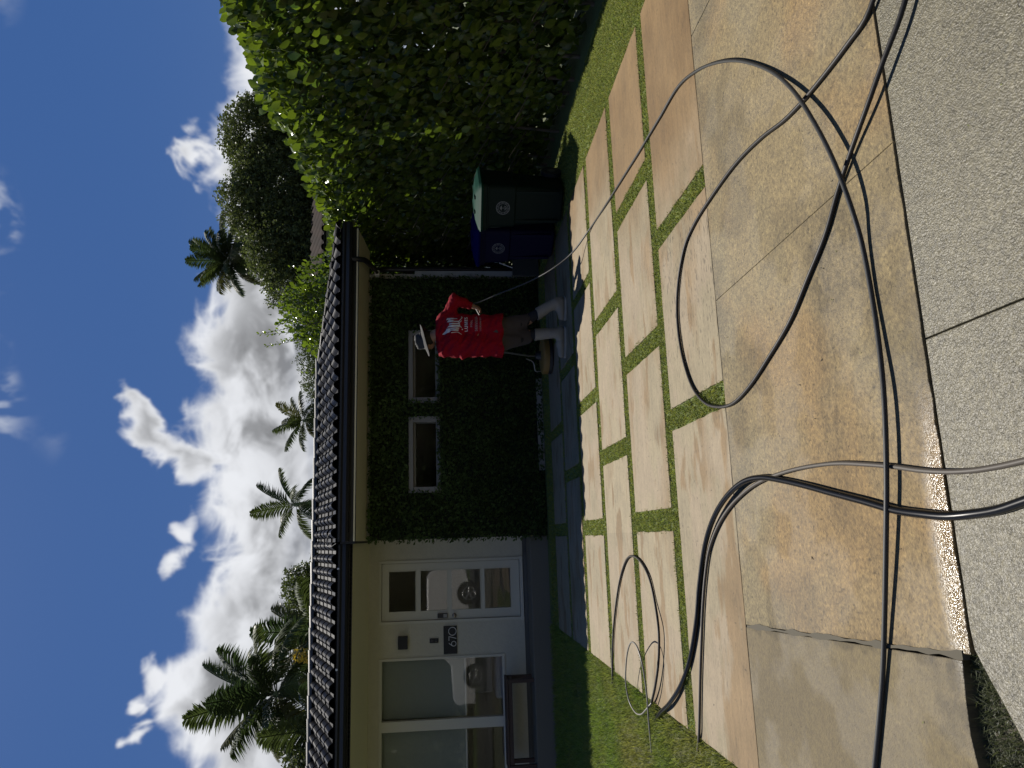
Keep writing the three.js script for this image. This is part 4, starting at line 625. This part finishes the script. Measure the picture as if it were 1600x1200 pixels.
solo('hose', tube(hosePath2, 0.0090, 10), rubber, 'dark hose laid in one wide open loop across patio and sidewalk', 'hose');
solo('hose', tube(hosePath3, 0.0090, 10), rubberGrey, 'brownish grey hose joining the thick black hose at the patio edge', 'hose');
solo('hose', tube(hosePath4, 0.0142, 12), rubberBlack, 'thick glossy black hose curving from the gutter to the lawn edge', 'hose');
solo('hose', tube(hosePath5, 0.0090, 10), rubber, 'dark hose lying as a tall narrow arch on the patio by the lawn', 'hose');
solo('wire_loop', tube(hosePath6, 0.006, 8), phys([0.16, 0.15, 0.13], 0.45), 'thin pale cable loop standing up from the lawn edge', 'cable');

// ---- bits of leaf and twig washed over the concrete
{
  const r = rng(91), list = [], cols = [], bit = leafGeo(0.016, 0.007, 0.3, 0.004);
  for (let i = 0; i < 130; i++) { const x = -1.6 + r() * 4.4, z = r() < 0.6 ? -3.6 + r() * 1.5 : -2.05 + r() * 0.6; list.push(mat4(x, z > -2.07 ? -0.007 : 0.003, z, 1.4 + 0.3 * r(), r() * 6.283, r() * 0.4, 0.3 + 0.8 * r() * r())); const k = 0.4 + 0.8 * r(); cols.push(r() < 0.25 ? C(0.10 * k, 0.11 * k, 0.02 * k) : C(0.035 * k, 0.026 * k, 0.016 * k)); }
  instanced('leaf_litter', bit, std([1, 1, 1], 0.9, { side: THREE.DoubleSide }), list, null, cols).userData.label = 'bits of leaf and twig on the concrete';
}
// ---- worker
function sdfMesh(center, half, res, fn) {
  const mc = new MarchingCubes(res, new THREE.MeshStandardMaterial(), false, false, Math.round(res * res * 14)); mc.isolation = 0;
  const hs = res / 2, f = mc.field; let k = 0;
  for (let z = 0; z < res; z++) for (let y = 0; y < res; y++) for (let x = 0; x < res; x++) f[k++] = -fn(center[0] + (x - hs) / hs * half, center[1] + (y - hs) / hs * half, center[2] + (z - hs) / hs * half);
  mc.update(); const n = mc.count, P = new Float32Array(n * 3), N = new Float32Array(n * 3);
  for (let i = 0; i < n; i++) for (let c = 0; c < 3; c++) { P[i * 3 + c] = center[c] + mc.positionArray[i * 3 + c] * half; }
  const g = new THREE.BufferGeometry(), e = 0.004;
  for (let i = 0; i < n; i++) { const x = P[i * 3], y = P[i * 3 + 1], z = P[i * 3 + 2]; let a = fn(x + e, y, z) - fn(x - e, y, z), b = fn(x, y + e, z) - fn(x, y - e, z), c = fn(x, y, z + e) - fn(x, y, z - e); const l = Math.hypot(a, b, c) || 1; N[i * 3] = a / l; N[i * 3 + 1] = b / l; N[i * 3 + 2] = c / l; }
  // wind the triangles outward
  for (let t = 0; t < n; t += 3) { const i = t * 3, ux = P[i + 3] - P[i], uy = P[i + 4] - P[i + 1], uz = P[i + 5] - P[i + 2], vx = P[i + 6] - P[i], vy = P[i + 7] - P[i + 1], vz = P[i + 8] - P[i + 2]; const nx = uy * vz - uz * vy, ny = uz * vx - ux * vz, nz = ux * vy - uy * vx; if (nx * N[i] + ny * N[i + 1] + nz * N[i + 2] < 0) for (const A of [P, N]) for (let c = 0; c < 3; c++) { const q = A[i + 3 + c]; A[i + 3 + c] = A[i + 6 + c]; A[i + 6 + c] = q; } }
  g.setAttribute('position', new THREE.BufferAttribute(P, 3)); g.setAttribute('normal', new THREE.BufferAttribute(N, 3)); g.setAttribute('uv', new THREE.BufferAttribute(new Float32Array(n * 2), 2)); return g;
}
const smin = (a, b, k) => { const h = Math.max(k - Math.abs(a - b), 0) / k; return Math.min(a, b) - h * h * k * 0.25; };
function bones(list, k) { // [[ax,ay,az],[bx,by,bz],ra,rb]
  const B = list.map(([a, b, ra, rb, sz = 1]) => ({ a, d: [b[0] - a[0], b[1] - a[1], b[2] - a[2]], ra, rb, l: 1 / Math.max(1e-9, (b[0] - a[0]) ** 2 + (b[1] - a[1]) ** 2 + (b[2] - a[2]) ** 2), sz }));
  return (x, y, z) => { let m = 1e3; for (const b of B) { const px = x - b.a[0], py = y - b.a[1], pz = z - b.a[2]; let h = (px * b.d[0] + py * b.d[1] + pz * b.d[2]) * b.l; h = h < 0 ? 0 : h > 1 ? 1 : h; const qx = px - b.d[0] * h, qy = py - b.d[1] * h, qz = (pz - b.d[2] * h) * b.sz; const d = Math.sqrt(qx * qx + qy * qy + qz * qz) - (b.ra + (b.rb - b.ra) * h); m = smin(m, d, k); } return m; };
}
{
  const O = [2.42, 0, -8.42], man = thing('person', 'worker in red long sleeved shirt, bucket hat and pale rubber boots holding a hose', 'person', null, O);
  const L = p => [p[0] - O[0], p[1], p[2] - O[2]];
  const J = Object.fromEntries(Object.entries({ head: [2.365, 1.685, -8.60], chin: [2.33, 1.635, -8.66], neck: [2.41, 1.555, -8.52], shR: [2.575, 1.455, -8.50], shL: [2.235, 1.45, -8.54], elR: [2.795, 1.335, -8.36], wrR: [2.745, 1.135, -8.45], elL: [2.165, 1.24, -8.49], wrL: [2.215, 1.02, -8.59], chR: [2.50, 1.34, -8.47], chL: [2.30, 1.34, -8.50], waR: [2.46, 1.08, -8.43], waL: [2.27, 1.08, -8.45], hiR: [2.455, 0.86, -8.41], hiL: [2.265, 0.86, -8.44], knR: [2.585, 0.45, -8.50], knL: [2.40, 0.45, -8.54], anR: [2.74, 0.12, -8.31], anL: [2.39, 0.12, -8.42], toR: [2.58, 0.045, -8.37], toL: [2.145, 0.045, -8.50] }).map(([k, p]) => [k, L(p)]));
  const hd = [-0.5, -0.25, -0.83], at = (p, a, b, c) => [p[0] + a, p[1] + b, p[2] + c];
  const skin = std([0.30, 0.17, 0.11], 0.6);
  const bodyF = bones([[J.head, at(J.head, -0.02, -0.01, -0.035), 0.088, 0.085], [J.head, J.chin, 0.07, 0.048], [at(J.head, hd[0] * 0.10, -0.02, hd[2] * 0.10), at(J.head, hd[0] * 0.125, -0.045, hd[2] * 0.125), 0.010, 0.014], [J.head, J.neck, 0.058, 0.055], [J.neck, at(J.neck, 0, -0.05, 0), 0.055, 0.07], [J.shR, J.shL, 0.065, 0.065], [J.chR, J.chL, 0.12, 0.12], [J.waR, J.waL, 0.10, 0.10], [J.chR, J.waR, 0.10, 0.09], [J.chL, J.waL, 0.10, 0.09], [J.hiR, J.hiL, 0.105, 0.105], [J.waR, J.hiR, 0.09, 0.1], [J.waL, J.hiL, 0.09, 0.1], [J.shR, J.elR, 0.052, 0.040], [J.elR, J.wrR, 0.040, 0.027], [J.shL, J.elL, 0.052, 0.040], [J.elL, J.wrL, 0.040, 0.027], [J.hiR, J.knR, 0.085, 0.056], [J.hiL, J.knL, 0.085, 0.056], [J.knR, J.anR, 0.054, 0.036], [J.knL, J.anL, 0.054, 0.036], [at(J.anR, 0, -0.05, 0), J.toR, 0.034, 0.028], [at(J.anL, 0, -0.05, 0), J.toL, 0.034, 0.028]], 0.05);
  const ear = (s) => at(J.head, s * 0.083 * 0.85, -0.02, -s * 0.083 * 0.5);
  const bodyG = sdfMesh(L([2.45, 0.93, -8.45]), 0.96, 128, bodyF);
  // hands with five fingers, closed on hose and lance
  const hand = (wr, dir, palmN, curl, thumbSide) => {
    const d = V(...dir).normalize(), n = V(...palmN).normalize(), s = new THREE.Vector3().crossVectors(d, n).normalize().multiplyScalar(thumbSide), W = V(...wr), list = [], P = (a, b, c) => W.clone().addScaledVector(d, a).addScaledVector(s, b).addScaledVector(n, c).toArray();
    list.push([P(-0.02, 0, 0), P(0.03, 0, 0), 0.026, 0.024]);
    for (let i = 0; i < 4; i++) list.push([P(0.02, (i - 1.5) * 0.012, 0), P(0.085, (i - 1.5) * 0.0205, 0.002), 0.016, 0.0115]);
    const palm = bones(list, 0.02), fl = [];
    [0.075, 0.085, 0.08, 0.062].forEach((len, i) => { let p = [0.085, (1.5 - i) * 0.0205, 0.002], a = curl * 0.8; const rr = [0.0095, 0.0098, 0.0093, 0.0085][i]; for (let q = 0; q < 3; q++) { const l = len * [0.45, 0.3, 0.25][q], nx = [p[0] + Math.cos(a) * l, p[1], p[2] + Math.sin(a) * l]; fl.push([i, P(...p), P(...nx), rr * (1 - 0.1 * q), rr * (0.95 - 0.12 * q)]); p = nx; a += curl; } });
    fl.push([4, P(0.018, 0.028, 0.006), P(0.05, 0.052, 0.018), 0.013, 0.011], [4, P(0.05, 0.052, 0.018), P(0.078, 0.05, 0.04), 0.011, 0.0085]);
    const fs = [0, 1, 2, 3, 4].map(i => bones(fl.filter(x => x[0] === i).map(x => x.slice(1)), 0.008));
    const c = P(0.07, 0, 0.02); return sdfMesh(c, 0.15, 76, (x, y, z) => { let m = 1e3; for (const f of fs) m = Math.min(m, f(x, y, z)); return smin(palm(x, y, z), m, 0.008); });
  };
  const handR = hand(J.wrR, [-0.22, -0.95, -0.15], [-0.75, 0.1, -0.6], 0.75, 1), handL = hand(J.wrL, [0.18, -0.92, -0.35], [0.6, -0.1, -0.75], 0.85, -1);
  part('body', [bodyG, handR, handL], skin, man);
  part('ears', [1, -1].map(s => new THREE.SphereGeometry(0.024, 10, 8).scale(0.45, 1.2, 0.8).translate(...ear(s))), skin, man);
  const face = (a, b, r, c, nm) => { const sd = V(0.857, 0, -0.515), f = V(...hd).normalize(), p = V(...J.head).addScaledVector(f, 0.098 - Math.abs(a) * 0.2).addScaledVector(sd, a).add(V(0, b, 0)); return part(nm, new THREE.SphereGeometry(r, 10, 8).scale(1.3, 0.7, 1).translate(p.x, p.y, p.z), std(c, 0.4), man); };
  face(0.032, 0.005, 0.011, [0.5, 0.5, 0.48], 'eye'); face(-0.032, 0.005, 0.011, [0.5, 0.5, 0.48], 'eye'); face(0, -0.062, 0.014, [0.22, 0.08, 0.06], 'mouth');
  part('hair', sdfMesh(at(J.head, 0, -0.01, 0), 0.2, 60, (x, y, z) => { const h = Math.hypot(x - J.head[0] - 0.012, (y - J.head[1]) * 0.92, z - J.head[2] - 0.02) - 0.098; const front = (x - J.head[0]) * hd[0] + (z - J.head[2]) * hd[2] - 0.028; return Math.max(h, front, -(y - J.head[1] + 0.085)); }), std([0.008, 0.007, 0.006], 0.8), man);
  // shirt
  const shirtMat = phys([0.22, 0.003, 0.011], 0.9, { specularIntensity: 0.3 });
  const sb = bones([[J.shR, J.shL, 0.083, 0.083], [at(J.shR, 0.005, 0.0, 0.02), at(J.shR, 0.02, -0.05, 0.02), 0.088, 0.08], [at(J.shL, -0.005, 0.0, 0.02), at(J.shL, -0.02, -0.05, 0.02), 0.09, 0.08], [J.chR, J.chL, 0.140, 0.140], [at(J.chR, 0.02, 0, 0), at(J.waR, 0.03, -0.05, 0.01), 0.125, 0.125], [at(J.chL, -0.02, 0, 0), at(J.waL, -0.03, -0.05, 0.01), 0.125, 0.125], [J.waR, at(J.hiR, 0.035, -0.09, 0.02), 0.125, 0.132], [J.waL, at(J.hiL, -0.045, -0.09, 0.02), 0.125, 0.132], [J.hiR, J.hiL, 0.13, 0.13], [at(J.neck, 0.01, -0.035, 0.02), J.shR, 0.062, 0.085], [at(J.neck, -0.01, -0.035, 0.02), J.shL, 0.062, 0.085]], 0.05);
  const sl = bones([[J.shR, J.elR, 0.076, 0.066], [J.elR, J.wrR, 0.064, 0.044], [J.shL, J.elL, 0.078, 0.062], [J.elL, J.wrL, 0.060, 0.044]], 0.03);
  const cutAt = (p, q, x, y, z, t) => { const d = V(q[0] - p[0], q[1] - p[1], q[2] - p[2]).normalize(); return d; };
  const dR = V(...J.wrR).sub(V(...J.elR)).normalize(), dL = V(...J.wrL).sub(V(...J.elL)).normalize();
  const shirtF = (x, y, z) => {
    let arm = sl(x, y, z); const near = Math.min(Math.hypot(x - J.wrR[0], y - J.wrR[1], z - J.wrR[2]), Math.hypot(x - J.wrL[0], y - J.wrL[1], z - J.wrL[2]));
    if (near < 0.16) { arm = Math.max(arm, (x - J.wrR[0]) * dR.x + (y - J.wrR[1]) * dR.y + (z - J.wrR[2]) * dR.z + 0.012 - (Math.abs(x - J.wrR[0]) > 0.2 ? 9 : 0), (x - J.wrL[0]) * dL.x + (y - J.wrL[1]) * dL.y + (z - J.wrL[2]) * dL.z + 0.005 - (Math.abs(x - J.wrL[0]) > 0.2 ? 9 : 0)); }
    let d = smin(sb(x, y, z), arm, 0.045);
    const folds = 0.009 * vn3(x * 15, y * 30 + x * 14, z * 15) + 0.005 * vn3(x * 40, y * 26, z * 40) + 0.005 * Math.sin(y * 46 + x * 30 + 3 * vn3(x * 9, y * 9, z * 9)) * sstep(0.10, 0.22, Math.abs(x + 0.02));
    d += folds; d = Math.max(d, 0.775 + 0.012 * Math.sin(x * 30) - y, y - (J.neck[1] + 0.018)); return d;
  };
  const shirtG = sdfMesh(L([2.46, 1.19, -8.45]), 0.46, 112, shirtF); part('shirt', shirtG, shirtMat, man, 'red long sleeved work shirt');
  { // white print on the back, on the cloth itself
    const c = document.createElement('canvas'); c.width = 256; c.height = 512; const x = c.getContext('2d'); x.clearRect(0, 0, 256, 512); x.fillStyle = '#fff'; x.strokeStyle = '#fff';
    const poly = p => { x.beginPath(); p.forEach(([a, b], i) => i ? x.lineTo(a, b) : x.moveTo(a, b)); x.closePath(); x.fill(); };
    poly([[28, 8], [70, 60], [84, 60], [84, 110], [40, 110], [22, 30]]); poly([[50, 60], [66, 60], [66, 215], [50, 205]]); poly([[72, 112], [88, 112], [88, 220], [72, 215]]); poly([[96, 70], [118, 100], [118, 225], [96, 225]]); poly([[126, 95], [142, 95], [142, 225], [126, 225]]); poly([[160, 70], [196, 100], [180, 118], [180, 150], [168, 150], [168, 215], [156, 225], [156, 100]]); poly([[188, 60], [214, 74], [206, 190], [192, 200]]);
    x.lineWidth = 7; x.beginPath(); x.moveTo(28, 120); x.lineTo(36, 200); x.lineTo(10, 250); x.stroke(); x.beginPath(); x.moveTo(90, 250); x.quadraticCurveTo(130, 190, 170, 250); x.stroke(); x.beginPath(); x.arc(150, 236, 22, 3.4, 6.0); x.stroke(); x.beginPath(); x.moveTo(150, 205); x.lineTo(215, 262); x.stroke(); x.fillRect(60, 250, 14, 14); x.fillRect(212, 244, 18, 12);
    x.textAlign = 'center'; x.font = 'bold 54px sans-serif'; x.fillText('LUMES', 128, 325); x.globalAlpha = 0.45; x.font = 'bold 34px sans-serif'; x.fillText('POOL', 128, 382); x.font = 'bold 42px sans-serif'; x.fillText('SERVICES', 128, 445); x.font = 'bold 20px sans-serif'; x.globalAlpha = 0.35; for (let i = 0; i < 13; i++) x.fillRect(36 + i * 14, 470, i % 4 ? 8 : 5, 20);
    const t = new THREE.CanvasTexture(c); t.colorSpace = THREE.SRGBColorSpace;
    const P = shirtG.attributes.position, N = shirtG.attributes.normal, v = [], nn = [], uv = [], x0 = 2.355 - O[0], x1 = 2.605 - O[0], y0 = 1.01, y1 = 1.50;
    for (let i = 0; i < P.count; i += 3) { let ok = true; for (let k = 0; k < 3; k++) { const a = P.getX(i + k), b = P.getY(i + k); if (a < x0 || a > x1 || b < y0 || b > y1 || N.getZ(i + k) < 0.2) ok = false; } if (!ok) continue; for (let k = 0; k < 3; k++) { const a = P.getX(i + k), b = P.getY(i + k); v.push(a + N.getX(i + k) * 0.002, b + N.getY(i + k) * 0.002, P.getZ(i + k) + N.getZ(i + k) * 0.002); nn.push(N.getX(i + k), N.getY(i + k), N.getZ(i + k)); uv.push((a - x0) / (x1 - x0), (b - y0) / (y1 - y0)); } }
    const g = new THREE.BufferGeometry(); g.setAttribute('position', new THREE.Float32BufferAttribute(v, 3)); g.setAttribute('normal', new THREE.Float32BufferAttribute(nn, 3)); g.setAttribute('uv', new THREE.Float32BufferAttribute(uv, 2));
    part('shirt_print', g, std([0.5, 0.49, 0.47], 0.8, { map: t, transparent: true }), man, 'white building logo and lettering on the shirt back');
  }
  // shorts, dark leggings, boots
  const sh = bones([[J.hiR, J.hiL, 0.122, 0.122], [J.hiR, at(J.knR, -0.02, 0.02, 0), 0.112, 0.088], [J.hiL, at(J.knL, -0.02, 0.02, 0), 0.112, 0.088]], 0.06);
  part('shorts', sdfMesh(L([2.44, 0.66, -8.46]), 0.32, 76, (x, y, z) => Math.max(sh(x, y, z) + 0.006 * vn3(x * 22, y * 12, z * 22), 0.43 + 0.03 * Math.sin(x * 20) - y, y - 0.93)), std([0.05, 0.042, 0.042], 0.95), man, 'loose grey brown shorts');
  const lg = bones([[J.knR, J.anR, 0.062, 0.046], [J.knL, J.anL, 0.062, 0.046], [at(J.hiR, 0.03, -0.25, 0), J.knR, 0.05, 0.058], [at(J.hiL, 0.03, -0.25, 0), J.knL, 0.05, 0.058]], 0.02);
  part('leggings', sdfMesh(L([2.5, 0.38, -8.45]), 0.28, 70, (x, y, z) => Math.max(lg(x, y, z), y - 0.55)), std([0.012, 0.012, 0.014], 0.9), man, 'black leggings under the shorts');
  const bootMat = phys([0.24, 0.21, 0.16], 0.65), soleMat = std([0.30, 0.28, 0.24], 0.8);
  for (const [kn, an, to, s] of [[J.knR, J.anR, J.toR, 1], [J.knL, J.anL, J.toL, 2]]) {
    const sf = bones([[an, [mix(an[0], kn[0], 0.80), mix(an[1], kn[1], 0.80), mix(an[2], kn[2], 0.80)], 0.060, 0.076]], 0.01), ft = bones([[[an[0] + (an[0] - to[0]) * 0.12, 0.06, an[2] + (an[2] - to[2]) * 0.12], [mix(an[0], to[0], 0.5), 0.062, mix(an[2], to[2], 0.5)], 0.052, 0.052], [[mix(an[0], to[0], 0.5), 0.06, mix(an[2], to[2], 0.5)], [to[0], 0.05, to[2]], 0.052, 0.046]], 0.03);
    const top = mix(an[1], kn[1], 0.76);
    part('boot', sdfMesh([mix(an[0], to[0], 0.4), 0.2, mix(an[2], to[2], 0.4)], 0.26, 84, (x, y, z) => { const d = smin(sf(x, y, z), ft(x, y, z), 0.05) + 0.003 * vn3(x * 20, y * 34, z * 20); return Math.max(d, 0.02 - y, y - top + 0.25 * (x - an[0]) * (s === 1 ? -1 : 0)); }), bootMat, man, 'pale beige rubber boot');
    const q = part('sole', sdfMesh([mix(an[0], to[0], 0.4), 0.1, mix(an[2], to[2], 0.4)], 0.24, 70, (x, y, z) => Math.max(ft(x, 0.06, z) - 0.006, -0.003 - y, y - 0.024 - 0.0)), soleMat, man);
  }
  // hat
  { const prof = [[0, 0.098], [0.05, 0.096], [0.082, 0.086], [0.094, 0.068], [0.100, 0.03], [0.107, 0.0], [0.115, -0.004], [0.16, -0.012], [0.20, -0.024], [0.203, -0.028], [0.198, -0.030], [0.15, -0.018], [0.108, -0.008], [0.097, 0.0], [0.09, 0.03]].map(p => new THREE.Vector2(...p)), g = new THREE.LatheGeometry(prof, 40), p = g.attributes.position;
    for (let i = 0; i < p.count; i++) { const X = p.getX(i), Z = p.getZ(i), rr = Math.hypot(X, Z), a = Math.atan2(Z, X); if (rr > 0.11) p.setY(i, p.getY(i) + (rr - 0.11) * (0.28 * Math.sin(a * 2 + 0.8) + 0.12 * Math.sin(a * 3 + 2)) - (rr - 0.11) * 0.15); else p.setY(i, p.getY(i) + 0.006 * Math.sin(a * 5 + rr * 60)); }
    g.computeVertexNormals(); g.rotateX(-0.18); g.rotateZ(0.20); g.translate(J.head[0] - 0.008, J.head[1] + 0.035, J.head[2] - 0.01);
    const h = part('hat', g, std([0.035, 0.034, 0.031], 0.95), man, 'grey bucket hat with a wavy brim');
  }
}
// ---- surface cleaner with its lance
{
  const c = thing('surface_cleaner', 'yellow round floor cleaner with a long lance held by the worker', 'floor cleaner', null, [2.41, 0, -9.62]);
  part('deck', new THREE.LatheGeometry([[0, 0.155], [0.12, 0.155], [0.20, 0.148], [0.245, 0.135], [0.255, 0.12], [0.255, 0.06], [0.248, 0.055], [0.245, 0.1], [0, 0.12]].map(p => new THREE.Vector2(...p)), 40), phys([0.22, 0.13, 0.03], 0.6), c, 'yellow round deck');
  part('skirt', new THREE.CylinderGeometry(0.25, 0.255, 0.045, 36, 1, true).translate(0, 0.04, 0), blackMatte, c);
  for (let i = 0; i < 3; i++) { const a = i * 2.094 + 0.4; part('caster', [new THREE.CylinderGeometry(0.03, 0.03, 0.024, 14).rotateZ(Math.PI / 2).translate(Math.cos(a) * 0.2, 0.03, Math.sin(a) * 0.2)], blackMatte, c); }
  part('hub', new THREE.CylinderGeometry(0.05, 0.07, 0.07, 18).translate(0, 0.185, 0), blackMetal, c);
  part('lance', [tube([[0, 0.2, 0], [-0.02, 0.26, 0.06], [-0.14, 0.66, 0.72], [-0.175, 0.88, 0.965], [-0.165, 1.0, 1.09]], 0.012, 8)], std([0.42, 0.42, 0.42], 0.35, { metalness: 0.7 }), c);
  part('feed_hose', [tube([[-0.165, 1.0, 1.09], [-0.02, 0.97, 1.12], [0.2, 1.02, 1.13], [0.335, 1.09, 1.135]], 0.0105, 8)], phys([0.075, 0.08, 0.085], 0.42), c);
  part('cable', [tube([[-0.14, 0.40, 0.4], [-0.16, 0.30, 0.3], [-0.24, 0.24, 0.1], [-0.22, 0.16, 0.0]], 0.006, 6)], std([0.4, 0.4, 0.38], 0.5), c);
}
// ================================================================ ACROSS THE STREET: what the door and window mirror
{
  const car = thing('parked_car', 'white off-road car parked in the street, mirrored in the door panes', 'car', null, [-3.3, -0.034, 4.6]);
  const s = new THREE.Shape(); s.moveTo(-2.2, 0.45); s.lineTo(-2.2, 1.0); s.quadraticCurveTo(-2.15, 1.12, -1.9, 1.12); s.lineTo(-0.95, 1.18); s.lineTo(-0.45, 1.72); s.quadraticCurveTo(-0.4, 1.78, -0.2, 1.8); s.lineTo(1.9, 1.8); s.quadraticCurveTo(2.15, 1.78, 2.18, 1.5); s.lineTo(2.22, 0.5); s.lineTo(1.83, 0.42); s.absarc(1.4, 0.38, 0.44, 0.1, Math.PI - 0.1, false); s.lineTo(-0.9, 0.42); s.absarc(-1.35, 0.38, 0.44, 0.1, Math.PI - 0.1, false); s.lineTo(-2.2, 0.45);
  part('body', new THREE.ExtrudeGeometry(s, { depth: 1.6, bevelEnabled: true, bevelSize: 0.06, bevelThickness: 0.1, bevelSegments: 3 }).translate(0, 0, -0.8), phys([0.72, 0.72, 0.71], 0.3, { clearcoat: 1 }), car);
  const dark = phys([0.015, 0.016, 0.018], 0.08, { clearcoat: 1 });
  for (const zz of [-0.905, 0.905]) { for (const [a, b, c] of [[-0.75, 0.35, -0.4], [0.42, 1.2, 0.42], [1.27, 2.0, 1.27]]) part('window', prism([[a, -1.2], [b, -1.2], [b, -1.68], [c, -1.68]], -0.01, 0.01).rotateX(Math.PI / 2).scale(1, -1, 1).translate(0, 0, zz), dark, car); for (const wx of [-1.35, 1.4]) { const w = part('wheel', new THREE.CylinderGeometry(0.38, 0.38, 0.24, 28).rotateX(Math.PI / 2).translate(wx, 0.38, zz * 0.88), std([0.02, 0.02, 0.02], 0.8), car); part('rim', [new THREE.TorusGeometry(0.22, 0.02, 8, 28).translate(wx, 0.38, zz * 1.02), ...[0, 1, 2, 3, 4].map(i => bar([wx, 0.38, zz * 1.02], [wx + Math.cos(i * 1.257) * 0.22, 0.38 + Math.sin(i * 1.257) * 0.22, zz * 1.02], 0.025, 6))], std([0.6, 0.6, 0.6], 0.3, { metalness: 0.8 }), w); } }
  part('bumper', [rbox(-2.36, -2.15, 0.42, 0.72, -0.85, 0.85, 0.05), rbox(2.15, 2.36, 0.42, 0.72, -0.85, 0.85, 0.05)], blackMetal, car);
  for (const zz of [-0.7, 0.7]) part('headlight', new THREE.CylinderGeometry(0.11, 0.11, 0.05, 20).rotateZ(Math.PI / 2).translate(-2.27, 0.9, zz), phys([0.7, 0.7, 0.7], 0.1, { clearcoat: 1 }), car);
  const opp = 'trees across the street';
  const spots = [[-21, 15, 'spreading tree across the street, far down the block'], [-13.5, 17, 'rounded tree across the street past the parked car'], [-7, 14, 'wide green tree across the street, mirrored in the window glass'], [-1.5, 18, 'tall green tree across the street, mirrored in the door panes'], [5, 15, 'full green tree across the street, opposite the patio'], [12, 16, 'spreading green tree across the street, opposite the hedge'], [20, 15, 'dense green tree across the street beyond the hedge']];
  spots.forEach(([x, z, label], i) => tree(label, [x, -0.05, z], [[0, 5, 0, 2.7], [2.6, 4.2, 0, 2.4], [-2.5, 4.3, 0, 2.4], [0.5, 7.4, 0.3, 2.2], [1.8, 2.4, 0.4, 1.9], [-1.9, 2.3, 0.4, 1.9]], 90, 101 + i * 2, [0.06, 0.08, 0.03], 3.4, opp, clumpBig));
}

renderer.render(scene, camera);
